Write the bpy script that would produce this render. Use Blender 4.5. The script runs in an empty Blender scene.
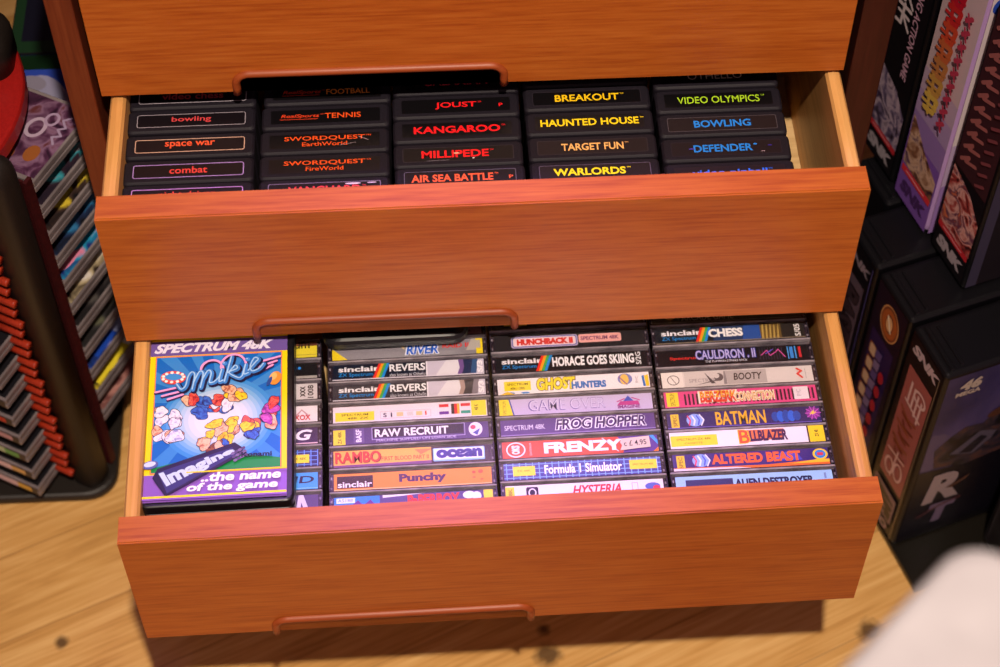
import bpy, bmesh, math, random
from mathutils import Matrix, Vector
random.seed(7)
COL = bpy.context.scene.collection
sc = bpy.context.scene
sc.view_settings.view_transform = 'Standard'
sc.view_settings.look = 'None'

# ---------------------------------------------------------------- measured layout (metres)
W = 0.48                      # drawer front width
H = 0.126                     # drawer front height
T = 0.0196                    # front board thickness
ZF = -0.440                   # floor
D2 = dict(a=0.10024, dx=0.00223, th=0.00364, top=-0.003)
D3 = dict(a=0.25109, dx=0.00615, th=0.01481, top=-0.1323)
def drawer_matrix(d):
    return Matrix.Translation((W/2 + d['dx'], -d['a'], 0)) @ Matrix.Rotation(d['th'], 4, 'Z') @ Matrix.Translation((-W/2, 0, 0))

# ---------------------------------------------------------------- materials
def lin(c):
    c /= 255.0
    return c/12.92 if c <= 0.04045 else ((c+0.055)/1.055)**2.4
def rgb(h):
    if isinstance(h, str):
        h = h.lstrip('#'); h = tuple(int(h[i:i+2], 16) for i in (0, 2, 4))
    return tuple(lin(v) for v in h) + (1.0,)
MATS = {}
def flat(h, rough=0.5, spec=0.35, coat=0.0, metal=0.0):
    k = (h, rough, spec, coat, metal)
    if k in MATS: return MATS[k]
    m = bpy.data.materials.new('paint_%s' % str(h).strip('#')); m.use_nodes = True
    b = m.node_tree.nodes['Principled BSDF']
    b.inputs['Base Color'].default_value = rgb(h); b.inputs['Roughness'].default_value = rough
    b.inputs['Specular IOR Level'].default_value = spec; b.inputs['Coat Weight'].default_value = coat
    b.inputs['Metallic'].default_value = metal
    MATS[k] = m; return m
class NT:
    def __init__(s, name):
        s.m = bpy.data.materials.new(name); s.m.use_nodes = True
        s.t = s.m.node_tree; s.n = s.t.nodes; s.b = s.n['Principled BSDF']
    def add(s, typ, **kw):
        nd = s.n.new(typ)
        for k, v in kw.items():
            if k.startswith('i_'):
                key = k[2:]; key = int(key) if key.isdigit() else key.replace('_', ' ')
                nd.inputs[key].default_value = v
            else: setattr(nd, k, v)
        return nd
    def link(s, a, b): s.t.links.new(a, b)
    def math(s, op, a, b=None, c=None):
        nd = s.n.new('ShaderNodeMath'); nd.operation = op
        for i, v in enumerate((a, b, c)):
            if v is None: continue
            if isinstance(v, (int, float)): nd.inputs[i].default_value = v
            else: s.link(v, nd.inputs[i])
        return nd.outputs[0]
    def ramp(s, fac, stops):
        nd = s.n.new('ShaderNodeValToRGB'); cr = nd.color_ramp
        while len(cr.elements) < len(stops): cr.elements.new(0.5)
        for e, (p, c) in zip(cr.elements, stops): e.position = p; e.color = c
        s.link(fac, nd.inputs[0]); return nd.outputs[0]
def wood(name, dark, mid, light, axis=0, rough=0.42, freq=1.0, streak=0.5):
    w = NT(name)
    tc = w.add('ShaderNodeTexCoord')
    mp = w.add('ShaderNodeMapping')
    sc_ = [420*freq]*3; sc_[axis] = 20*freq
    mp.inputs['Scale'].default_value = sc_
    w.link(tc.outputs['Object'], mp.inputs[0])
    n1 = w.add('ShaderNodeTexNoise', i_Scale=1.0, i_Detail=4.0, i_Roughness=0.6); w.link(mp.outputs[0], n1.inputs['Vector'])
    mp2 = w.add('ShaderNodeMapping'); s2 = [70*freq]*3; s2[axis] = 3.0*freq
    mp2.inputs['Scale'].default_value = s2; w.link(tc.outputs['Object'], mp2.inputs[0])
    n2 = w.add('ShaderNodeTexNoise', i_Scale=1.0, i_Detail=3.0, i_Distortion=0.4); w.link(mp2.outputs[0], n2.inputs['Vector'])
    f = w.math('ADD', w.math('MULTIPLY', n1.outputs[0], streak), w.math('MULTIPLY', n2.outputs[0], 1-streak))
    c = w.ramp(f, [(0.33, rgb(dark)), (0.5, rgb(mid)), (0.68, rgb(light))])
    w.link(c, w.b.inputs['Base Color'])
    w.b.inputs['Roughness'].default_value = rough; w.b.inputs['Specular IOR Level'].default_value = 0.4
    bp = w.add('ShaderNodeBump', i_Strength=0.08, i_Distance=0.0004)
    w.link(n1.outputs[0], bp.inputs['Height']); w.link(bp.outputs[0], w.b.inputs['Normal'])
    return w.m
TEAK = wood('teak_veneer', '#954210', '#ae591b', '#bc6927', 0, streak=0.72)
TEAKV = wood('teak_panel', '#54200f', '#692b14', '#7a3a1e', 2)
TEAK_SHADE = wood('shaded_teak_panel', '#2c0d08', '#38120b', '#421710', 2)  # same wood as the left panel, the right side's shade painted into its tones
LIP = wood('teak_lip', '#7a3210', '#8f4018', '#9c4a20', 0, rough=0.45)
PINE = wood('birch_side', '#b4793c', '#cf9655', '#dda968', 1, rough=0.45, freq=0.6)
PLY = wood('pale_bottom', '#b08e5c', '#c9a876', '#d8ba8c', 0, rough=0.6, freq=0.5)
def floor_mat():
    w = NT('oak_planks')
    tc = w.add('ShaderNodeTexCoord')
    mp = w.add('ShaderNodeMapping'); mp.inputs['Rotation'].default_value = (0, 0, -math.radians(24))
    w.link(tc.outputs['Object'], mp.inputs[0])
    sp = w.add('ShaderNodeSeparateXYZ'); w.link(mp.outputs[0], sp.inputs[0])
    v = w.math('DIVIDE', w.math('ADD', sp.outputs[1], 0.0152 + 7.37), 0.0737)
    idx = w.math('FLOOR', v); fr = w.math('FRACT', v)
    wn = w.add('ShaderNodeTexWhiteNoise', noise_dimensions='1D'); w.link(idx, wn.inputs['W'])
    off = w.math('MULTIPLY', wn.outputs[0], 7.0)
    cb = w.add('ShaderNodeCombineXYZ')
    w.link(w.math('ADD', w.math('MULTIPLY', sp.outputs[0], 3.0), off), cb.inputs[0])
    w.link(w.math('MULTIPLY', sp.outputs[1], 26.0), cb.inputs[1]); w.link(off, cb.inputs[2])
    n1 = w.add('ShaderNodeTexNoise', i_Scale=1.3, i_Detail=4.0, i_Roughness=0.55, i_Distortion=1.6); w.link(cb.outputs[0], n1.inputs['Vector'])
    cb2 = w.add('ShaderNodeCombineXYZ')
    w.link(w.math('ADD', w.math('MULTIPLY', sp.outputs[0], 14.0), off), cb2.inputs[0])
    w.link(w.math('MULTIPLY', sp.outputs[1], 330.0), cb2.inputs[1]); w.link(off, cb2.inputs[2])
    n2 = w.add('ShaderNodeTexNoise', i_Scale=1.0, i_Detail=3.0); w.link(cb2.outputs[0], n2.inputs['Vector'])
    f = w.math('ADD', w.math('MULTIPLY', n1.outputs[0], 0.50), w.math('MULTIPLY', n2.outputs[0], 0.38))
    f = w.math('ADD', f, w.math('MULTIPLY', wn.outputs[0], 0.12))
    c = w.ramp(f, [(0.28, rgb('#9a6c36')), (0.46, rgb('#bf9152')), (0.66, rgb('#d6ad70'))])
    # seams between the planks
    d = w.math('MINIMUM', fr, w.math('SUBTRACT', 1.0, fr))
    seam = w.math('LESS_THAN', d, 0.010)
    mx = w.add('ShaderNodeMix', data_type='RGBA'); w.link(w.math('MULTIPLY', seam, 0.35), mx.inputs[0]); w.link(c, mx.inputs[6]); mx.inputs[7].default_value = rgb('#6b4524')
    out = mx.outputs[2]
    # knots in the wood
    for kx, ky, r in ((-0.093, -0.160, 0.0032), (0.282, -0.167, 0.003), (0.284, -0.189, 0.006), (0.537, -0.181, 0.006)):
        vd = w.add('ShaderNodeVectorMath', operation='DISTANCE'); w.link(tc.outputs['Object'], vd.inputs[0]); vd.inputs[1].default_value = (kx, ky, 0)
        nn = w.add('ShaderNodeTexNoise', i_Scale=130.0); w.link(tc.outputs['Object'], nn.inputs['Vector'])
        dd = w.math('ADD', vd.outputs['Value'], w.math('MULTIPLY', w.math('SUBTRACT', nn.outputs[0], 0.5), r*1.6))
        k = w.math('SUBTRACT', 1.0, w.math('DIVIDE', dd, r*2.2)); k = w.math('MULTIPLY', w.math('MAXIMUM', k, 0.0), 1.35)
        k = w.math('MINIMUM', k, 0.85)
        m2 = w.add('ShaderNodeMix', data_type='RGBA'); w.link(k, m2.inputs[0]); w.link(out, m2.inputs[6]); m2.inputs[7].default_value = rgb('#3a2412'); out = m2.outputs[2]
    w.link(out, w.b.inputs['Base Color']); w.b.inputs['Roughness'].default_value = 0.5
    w.b.inputs['Specular IOR Level'].default_value = 0.3
    return w.m
def wall_mat():
    w = NT('painted_wall'); tc = w.add('ShaderNodeTexCoord')
    n = w.add('ShaderNodeTexNoise', i_Scale=60.0, i_Detail=3.0); w.link(tc.outputs['Object'], n.inputs['Vector'])
    w.link(w.ramp(n.outputs[0], [(0.3, rgb('#5f564e')), (0.7, rgb('#6b6058'))]), w.b.inputs['Base Color'])
    w.b.inputs['Roughness'].default_value = 0.9
    return w.m
def clear_mat():
    w = NT('clear_plastic')
    w.n.remove(w.b)
    tr = w.add('ShaderNodeBsdfTransparent'); tr.inputs[0].default_value = (0.97, 0.96, 0.98, 1)
    gl = w.add('ShaderNodeBsdfGlossy'); gl.inputs['Roughness'].default_value = 0.12
    fr = w.add('ShaderNodeFresnel', i_IOR=1.45)
    mx = w.add('ShaderNodeMixShader'); w.link(fr.outputs[0], mx.inputs[0]); w.link(tr.outputs[0], mx.inputs[1]); w.link(gl.outputs[0], mx.inputs[2])
    w.link(mx.outputs[0], w.n['Material Output'].inputs[0])
    return w.m
CLEAR = clear_mat()
def speckle(name, c1, c2, scale=900, rough=0.5, spec=0.4):
    w = NT(name); tc = w.add('ShaderNodeTexCoord')
    n = w.add('ShaderNodeTexNoise', i_Scale=float(scale), i_Detail=2.0); w.link(tc.outputs['Object'], n.inputs['Vector'])
    w.link(w.ramp(n.outputs[0], [(0.35, rgb(c1)), (0.65, rgb(c2))]), w.b.inputs['Base Color'])
    w.b.inputs['Roughness'].default_value = rough; w.b.inputs['Specular IOR Level'].default_value = spec
    return w.m
CART = speckle('cartridge_plastic', '#141017', '#1c1721', 1200, 0.6, 0.22)
FROST_GLINT = speckle('frosted_edge_glint', '#6f666f', '#9a8f98', 90, 0.25, 0.6)  # light grey paints in the highlights on lid edges and hinge pins
SMOKE = speckle('smoked_tray', '#251e28', '#342b36', 300, 0.25, 0.5)
BLACKP = speckle('black_plastic', '#101014', '#19181c', 500, 0.3, 0.5)
BLACKM = speckle('black_coated_metal', '#15120f', '#231d1a', 1500, 0.45, 0.4)
REDP = speckle('red_plastic', '#8e1614', '#9c1b18', 700, 0.35, 0.4)
REDD = speckle('dark_red_plastic', '#8c1210', '#a01814', 700, 0.45, 0.35)
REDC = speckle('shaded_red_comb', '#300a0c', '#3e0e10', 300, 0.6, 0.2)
REDRIB = speckle('red_rubber', '#8c2410', '#a03018', 700, 0.45, 0.35)
ART_MATS = {}
def art_noise(name, cols, scale=60.0, stretch=(1, 1, 1)):
    """printed picture that is only a blur of colours in the photo"""
    k = name
    if k in ART_MATS: return ART_MATS[k]
    w = NT(name); tc = w.add('ShaderNodeTexCoord')
    mp = w.add('ShaderNodeMapping'); mp.inputs['Scale'].default_value = stretch
    mp.inputs['Location'].default_value = (len(k)*1.37, len(k)*0.71, 0.3); w.link(tc.outputs['Object'], mp.inputs[0])
    n = w.add('ShaderNodeTexNoise', i_Scale=float(scale), i_Detail=3.5, i_Distortion=1.2); w.link(mp.outputs[0], n.inputs['Vector'])
    lo, hi = 0.32, 0.68
    st = [(lo + (hi-lo)*i/(len(cols)-1), rgb(c)) for i, c in enumerate(cols)]
    w.link(w.ramp(n.outputs[0], st), w.b.inputs['Base Color']); w.b.inputs['Roughness'].default_value = 0.4
    ART_MATS[k] = w.m; return w.m

# ---------------------------------------------------------------- mesh helpers
def obj(name, bm, mats, parent=None, smooth=False, mat4=None):
    me = bpy.data.meshes.new(name)
    bmesh.ops.recalc_face_normals(bm, faces=bm.faces[:]) if not getattr(bm, 'is_art', False) else None
    if smooth:
        for f in bm.faces: f.smooth = True
    bm.to_mesh(me); bm.free()
    for m in (mats if isinstance(mats, (list, tuple)) else [mats]): me.materials.append(m)
    o = bpy.data.objects.new(name, me); COL.objects.link(o)
    if parent is not None: o.parent = parent
    if mat4 is not None: o.matrix_local = mat4
    return o
def empty(name, mat4):
    o = bpy.data.objects.new(name, None); o.empty_display_size = 0.02; COL.objects.link(o); o.matrix_world = mat4; return o
def tag(o, label, cat, group=None):
    o['label'] = label; o['category'] = cat
    if group: o['group'] = group
    return o
def box(bm, x0, x1, y0, y1, z0, z1, mi=0, bev=0.0, seg=2):
    vs = [bm.verts.new((x, y, z)) for x in (x0, x1) for y in (y0, y1) for z in (z0, z1)]
    q = [(0,1,3,2), (4,6,7,5), (0,4,5,1), (2,3,7,6), (0,2,6,4), (1,5,7,3)]
    fs = [bm.faces.new([vs[i] for i in f]) for f in q]
    for f in fs: f.material_index = mi
    if bev > 0:
        es = list({e for f in fs for e in f.edges})
        r = bmesh.ops.bevel(bm, geom=es, offset=bev, segments=seg, profile=0.6, affect='EDGES')
        for f in r['faces']: f.material_index = mi
    return bm
def B(*a, **k):
    return box(bmesh.new(), *a, **k)
def rrect(x0, x1, y0, y1, r, n=5):
    pts = []
    for cx, cy, a0 in ((x1-r, y1-r, 0), (x0+r, y1-r, 90), (x0+r, y0+r, 180), (x1-r, y0+r, 270)):
        for i in range(n+1):
            a = math.radians(a0 + 90*i/n); pts.append((cx + r*math.cos(a), cy + r*math.sin(a)))
    return pts
def inset(pts, d):
    cx = sum(p[0] for p in pts)/len(pts); cy = sum(p[1] for p in pts)/len(pts)
    w = max(abs(p[0]-cx) for p in pts); h = max(abs(p[1]-cy) for p in pts)
    return [(cx + (p[0]-cx)*(1-d/w), cy + (p[1]-cy)*(1-d/h)) for p in pts]
def loft(bm, rings, mi=0, cap=True):
    """rings: list of lists of 3-D points, all of one length"""
    vr = [[bm.verts.new(p) for p in r] for r in rings]
    n = len(vr[0])
    for a, b in zip(vr[:-1], vr[1:]):
        for i in range(n):
            f = bm.faces.new((a[i], a[(i+1) % n], b[(i+1) % n], b[i])); f.material_index = mi
    if cap:
        f = bm.faces.new(vr[0][::-1]); f.material_index = mi
        f = bm.faces.new(vr[-1]); f.material_index = mi
    return bm
def slab(bm, pts, z0, z1, bev=0.001, mi=0, both=True):
    rings = []
    if both: rings.append([(x, y, z0) for x, y in inset(pts, bev)]); rings.append([(x, y, z0+bev) for x, y in pts])
    else: rings.append([(x, y, z0) for x, y in pts])
    rings.append([(x, y, z1-bev) for x, y in pts]); rings.append([(x, y, z1-bev*0.3) for x, y in inset(pts, bev*0.35)]); rings.append([(x, y, z1) for x, y in inset(pts, bev)])
    return loft(bm, rings, mi)
def tube(bm, path, r, n=10, mi=0, ry=None):
    rings = []
    P = [Vector(p) for p in path]
    for i, p in enumerate(P):
        d = (P[min(i+1, len(P)-1)] - P[max(i-1, 0)]).normalized()
        up = Vector((0, 1, 0)) if abs(d.y) < 0.9 else Vector((0, 0, 1))
        s = d.cross(up).normalized(); u = s.cross(d)
        rings.append([tuple(p + s*r*math.cos(2*math.pi*k/n) + u*(ry or r)*math.sin(2*math.pi*k/n)) for k in range(n)])
    return loft(bm, rings, mi)

# ---------------------------------------------------------------- printed art: coloured shapes and lettering, one flat mesh
TXT = {}
def text_polys(s, bold=0.0, shear=0.0):
    k = (s, bold, shear)
    if k not in TXT:
        cu = bpy.data.curves.new('t', 'FONT'); cu.body = s; cu.offset = bold; cu.shear = shear; cu.resolution_u = 3; cu.fill_mode = 'FRONT'
        o = bpy.data.objects.new('t', cu)
        me = bpy.data.meshes.new_from_object(o)
        V = [(v.co.x, v.co.y) for v in me.vertices]; F = [tuple(p.vertices) for p in me.polygons]
        x0 = min(v[0] for v in V); x1 = max(v[0] for v in V); y0 = min(v[1] for v in V); y1 = max(v[1] for v in V)
        TXT[k] = ([((x-x0)/(x1-x0), (y-y0)/(y1-y0)) for x, y in V], F)
        bpy.data.objects.remove(o); bpy.data.curves.remove(cu); bpy.data.meshes.remove(me)
    return TXT[k]
class Art:
    """units: millimetres in the plane; matrix places the plane (its z is the outward normal)"""
    def __init__(s, step=0.03, rough=0.4):
        s.V = []; s.F = []; s.I = []; s.mats = []; s.layer = 0; s.step = step; s.rough = rough
    def mi(s, col):
        m = flat(col, s.rough) if isinstance(col, (str, tuple)) else col
        if m not in s.mats: s.mats.append(m)
        return s.mats.index(m)
    def poly(s, pts, col, tris=None):
        s.layer += 1; b = len(s.V); z = s.layer*s.step
        s.V += [(x, y, z) for x, y in pts]; k = s.mi(col)
        for f in (tris or [tuple(range(len(pts)))]):
            s.F.append(tuple(b+i for i in f)); s.I.append(k)
        return s
    def rect(s, x0, y0, x1, y1, col): return s.poly([(x0, y0), (x1, y0), (x1, y1), (x0, y1)], col)
    def rr(s, x0, y0, x1, y1, r, col): return s.poly(rrect(x0, x1, y0, y1, r, 4), col)
    def ell(s, cx, cy, rx, ry, col, n=20, rot=0):
        c, q = math.cos(rot), math.sin(rot)
        return s.poly([(cx + rx*math.cos(a)*c - ry*math.sin(a)*q, cy + rx*math.cos(a)*q + ry*math.sin(a)*c) for a in (2*math.pi*i/n for i in range(n))], col)
    def frame(s, x0, y0, x1, y1, r, t, col):
        o = rrect(x0, x1, y0, y1, r, 4); i = rrect(x0+t, x1-t, y0+t, y1-t, max(r-t, .05), 4); n = len(o)
        return s.poly(o+i, col, [(k, (k+1) % n, n+(k+1) % n, n+k) for k in range(n)])
    def ring(s, cx, cy, rx, ry, t, col, n=24):
        o = [(cx+rx*math.cos(2*math.pi*k/n), cy+ry*math.sin(2*math.pi*k/n)) for k in range(n)]
        i = [(cx+(rx-t)*math.cos(2*math.pi*k/n), cy+(ry-t)*math.sin(2*math.pi*k/n)) for k in range(n)]
        return s.poly(o+i, col, [(k, (k+1) % n, n+(k+1) % n, n+k) for k in range(n)])
    def stroke(s, pts, w, col):
        """round-ended line: one quad per stretch and a dot at each bend"""
        s.layer += 1; z = s.layer*s.step; k = s.mi(col); e = s.step/(len(pts)*3)
        for i, (x, y) in enumerate(pts):
            if i+1 < len(pts):
                dx, dy = pts[i+1][0]-x, pts[i+1][1]-y; d = math.hypot(dx, dy) or 1; ox, oy = -dy/d*w/2, dx/d*w/2; b = len(s.V)
                s.V += [(x-ox, y-oy, z+i*e), (x+dx-ox, y+dy-oy, z+i*e), (x+dx+ox, y+dy+oy, z+i*e), (x+ox, y+oy, z+i*e)]; s.F.append((b, b+1, b+2, b+3)); s.I.append(k)
            b = len(s.V); s.V += [(x+w/2*math.cos(a), y+w/2*math.sin(a), z+i*e+e*0.5) for a in (math.pi*q/4 for q in range(8))]; s.F.append(tuple(range(b, b+8))); s.I.append(k)
        return s
    def text(s, t, x0, y0, x1, y1, col, bold=0.012, shear=0.0, rot=0):
        """fits t into the box; rot 90/-90 turns it to run up or down"""
        V, F = text_polys(t, bold, shear)
        if rot == 0: P = [(x0+u*(x1-x0), y0+v*(y1-y0)) for u, v in V]
        elif rot == 90: P = [(x1-v*(x1-x0), y0+u*(y1-y0)) for u, v in V]
        elif rot == -90: P = [(x0+v*(x1-x0), y1-u*(y1-y0)) for u, v in V]
        else:
            c, q = math.cos(math.radians(rot)), math.sin(math.radians(rot)); w, h = x1-x0, y1-y0
            P = [(x0 + u*w*c - v*h*q, y0 + u*w*q + v*h*c) for u, v in V]
        return s.poly(P, col, F)
    def build(s, name, parent, mat4):
        me = bpy.data.meshes.new(name)
        me.from_pydata([(x/1000, y/1000, z/1000) for x, y, z in s.V], [], s.F)
        for m in s.mats: me.materials.append(m)
        me.polygons.foreach_set('material_index', s.I)
        # every printed face looks outwards
        bm = bmesh.new(); bm.from_mesh(me); bm.normal_update()
        fl = [f for f in bm.faces if f.normal.z < 0]
        if fl: bmesh.ops.reverse_faces(bm, faces=fl)
        bm.to_mesh(me); bm.free()
        o = bpy.data.objects.new(name, me); COL.objects.link(o); o.parent = parent; o.matrix_local = mat4
        return o
Tr = Matrix.Translation

# ================================================================= the room
def struct(name, bm, m):
    o = obj(name, bm, m); o['kind'] = 'structure'; return o
o = struct('floor', B(-2.2, 2.4, -2.4, 0.57, -0.03, 0.0), floor_mat()); o.location = (0, 0, ZF)
o = struct('wall_back', B(-2.2, 2.4, 0.57, 0.63, ZF, 2.1), wall_mat())

# ================================================================= the drawer cabinet
CAB = empty('drawer_cabinet', Tr((W/2, 0.21, ZF)))
tag(CAB, 'orange-brown teak drawer cabinet with two drawers pulled open on the wooden floor', 'cabinet')
cabinv = Tr((-W/2, -0.21, -ZF))
def cpart(name, bm, m, parent=CAB):
    return obj(name, bm, m, parent, mat4=cabinv if parent is CAB else None)
PX0, PX1 = -0.0215, W + 0.0215
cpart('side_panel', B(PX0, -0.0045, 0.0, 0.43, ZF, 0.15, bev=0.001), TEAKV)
cpart('side_panel', B(W+0.0045, 0.5060, 0.0, 0.43, ZF, 0.15, bev=0.001), TEAK_SHADE)
cpart('top_panel', B(PX0-0.004, PX1+0.004, -0.006, 0.435, 0.1502, 0.168, bev=0.0015), TEAK)
cpart('back_panel', B(-0.0044, W+0.0044, 0.42, 0.43, ZF+0.05, 0.15), TEAKV)
cpart('plinth', B(-0.0044, W+0.0044, 0.035, 0.05, ZF, -0.389), TEAKV)
NX0, NX1, NH = 0.0835, 0.2625, 0.0195     # finger notch (outer edge of its lip)
def front_board(ztop, h):
    """front board with a finger notch cut from its lower edge"""
    z0 = ztop - h; r = 0.008; lw = 0.0042
    a, b, t = NX0+lw, NX1-lw, NH-lw
    prof = [(0, z0), (a, z0)]
    prof += [(a + r - r*math.cos(u), z0 + t - r + r*math.sin(u)) for u in (math.pi/2*i/6 for i in range(7))]
    prof += [(b - r + r*math.sin(u), z0 + t - r + r*math.cos(u)) for u in (math.pi/2*i/6 for i in range(7))]
    prof += [(b, z0), (W, z0), (W, ztop), (0, ztop)]
    bm = bmesh.new()
    f1 = [bm.verts.new((x, 0, z)) for x, z in prof]; f2 = [bm.verts.new((x, T, z)) for x, z in prof]
    fa = bm.faces.new(f1); fb = bm.faces.new(f2[::-1]); n = len(prof)
    for i in range(n): bm.faces.new((f1[i], f2[i], f2[(i+1) % n], f1[(i+1) % n]))
    bmesh.ops.triangulate(bm, faces=[fa, fb])
    es = [e for e in bm.edges if len(e.link_faces) == 2 and e.calc_face_angle(0) > 1.2 and (abs(e.verts[0].co.z-e.verts[1].co.z) < 1e-6 or abs(e.verts[0].co.x-e.verts[1].co.x) < 1e-6)
          and (abs(e.verts[0].co.z-ztop) < 1e-6 and abs(e.verts[1].co.z-ztop) < 1e-6)]
    bmesh.ops.bevel(bm, geom=es, offset=0.0009, segments=2, affect='EDGES')
    return bm
def lip_bm(ztop, h):
    z0 = ztop - h; r = 0.009; m = 0.0035
    a, b, t = NX0+m, NX1-m, NH-m
    p = [(a, z0-0.0012), (a, z0+0.004)]
    p += [(a + r - r*math.cos(u), z0 + t - r + r*math.sin(u)) for u in (math.pi/2*i/7 for i in range(8))]
    p += [(b - r + r*math.sin(u), z0 + t - r + r*math.cos(u)) for u in (math.pi/2*i/7 for i in range(8))]
    p += [(b, z0+0.004), (b, z0-0.0012)]
    bm = bmesh.new(); tube(bm, [(x, 0.0005, z) for x, z in p], 0.0028, n=12, ry=0.0036)
    return bm
def drawer(ztop, mat4, depth, bottom):
    L = depth
    bm = B(0.0126, W-0.0126, T, L-0.012, bottom-0.005, bottom)
    d = obj('drawer', bm, PLY, CAB, mat4=cabinv @ mat4)
    obj('drawer_front', front_board(ztop, H), TEAK, d)
    obj('handle_lip', lip_bm(ztop, H), LIP, d, smooth=True)
    zb = ztop - 0.112
    for x0 in (0.0025, W-0.0125):
        s = bmesh.new()
        yz = [(x0, zb), (x0+0.010, zb), (x0+0.010, ztop-0.004), (x0+0.0085, ztop-0.0016), (x0+0.005, ztop-0.0008), (x0+0.0015, ztop-0.0016), (x0, ztop-0.004)]
        loft(s, [[(x, T, z) for x, z in yz], [(x, L, z) for x, z in yz]])
        obj('side_board', s, PINE, d)
    obj('back_board', B(0.0126, W-0.0126, L-0.012, L, zb, ztop-0.006), PINE, d)
    return d
drawer(0.126, Matrix.Identity(4), 0.40, 0.014)
M2, M3 = drawer_matrix(D2), drawer_matrix(D3)
B2, B3 = D2['top']-0.1115, D3['top']-0.0985
drawer(D2['top'], M2, 0.40, B2)
drawer(D3['top'], M3, 0.40, B3)
drawer(-0.2613, Matrix.Identity(4), 0.40, -0.37)

# ================================================================= black cartridges in the upper open drawer
CZ = -0.018; CW = 0.083; CT = 0.0205; CH = CZ - B2
def cart_body_bm():
    bm = bmesh.new(); h = CH
    p = rrect(-CW/2, CW/2, -CT/2+0.0002, CT/2-0.0002, 0.0032, 4)
    q = inset(p, 0.0011); q2 = inset(p, 0.0016)
    loft(bm, [[(x, y, 0) for x, y in q], [(x, y, 0.001) for x, y in p], [(x, y, h-0.0022) for x, y in p], [(x, y, h-0.0012) for x, y in inset(p, 0.0003)], [(x, y, h-0.0004) for x, y in q], [(x, y, h) for x, y in q2]])
    # recess step for the end label
    for f in bm.faces:
        if len(f.verts) > 8 and f.calc_center_median().z > h-0.0005:
            r = bmesh.ops.inset_region(bm, faces=[f], thickness=0.0026, depth=-0.0003); break
    # grip ridges on both broad sides
    for s in (-1, 1):
        for k in range(3):
            y = s*(CT/2-0.0003)
            box(bm, -CW/2+0.010, CW/2-0.010, min(y, y+s*0.0002), max(y, y+s*0.0002), 0.020+k*0.008, 0.022+k*0.008)
    return bm
CART_ME = None
def cartridge(x, y, art, label):
    global CART_ME
    r = empty('game_cartridge', M2 @ Tr((x+CW/2, y+CT/2, B2)))
    tag(r, label, 'cartridge', 'black game cartridges in the upper open drawer')
    if CART_ME is None:
        b = obj('shell', cart_body_bm(), CART, r); CART_ME = b.data
    else:
        b = bpy.data.objects.new('shell', CART_ME); COL.objects.link(b); b.parent = r
    art.build('end_label', r, Tr((0, 0.0, CH)))
def lab(bg='#0b090c', edge=None):
    a = Art(0.03, 0.35)
    if edge: a.rr(-35.6, -6.0, 35.6, 6.0, 1.2, edge); a.rr(-35.2, -5.6, 35.2, 5.6, 1.0, bg)
    else: a.rr(-35.4, -5.9, 35.4, 5.9, 0.8, bg)
    return a
def framed(t, w, col, fc, h=(-2.4, 3.2)):
    a = lab('#120d12'); a.frame(-35.2, -5.6, 35.2, 5.6, 1.6, 0.55, fc); a.text(t, -w/2, h[0], w/2, h[1], col, 0.014); return a
RD, OR, YE, BL, BR = '#d8401f', '#e8521c', '#f2d21a', '#1f7fe0', '#ee1c22'
def sports(t, w, col):
    a = lab(); a.text('RealSports', -29, -1.6, -4, 2.2, RD, 0.012, 0.25); a.rect(-29.5, -2.5, -5, -2.1, RD); a.text('TM', -3.4, 1.2, -1.4, 2.2, RD, 0.0)
    a.text(t, -0.5, -2.2, w, 2.4, col, 0.01); return a
def quest(sub, w):
    a = lab(); a.text('SWORDQUEST', -26, 0.0, 26, 4.2, OR, 0.012); a.text('TM', 26.6, 3.0, 29.6, 4.2, OR, 0.0); a.text(sub, -w/2, -4.4, w/2, -1.0, OR, 0.008); return a
def plain(t, w, col, h=(-3.0, 3.1), tm='TM', bg='#0b090c', edge=None, bold=0.02, p=None, dx=0):
    a = lab(bg, edge); a.text(t, dx-w/2, h[0], dx+w/2, h[1], col, bold)
    if tm: a.text(tm, dx+w/2+0.8, h[1]-1.3, dx+w/2+3.2, h[1], col, 0.0)
    if p: a.text('P', p, -2.2, p+2.6, 0.6, col, 0.015)
    return a
PL = '#a583c9'; GR = '#8f8790'; TN = '#c9a28e'
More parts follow.
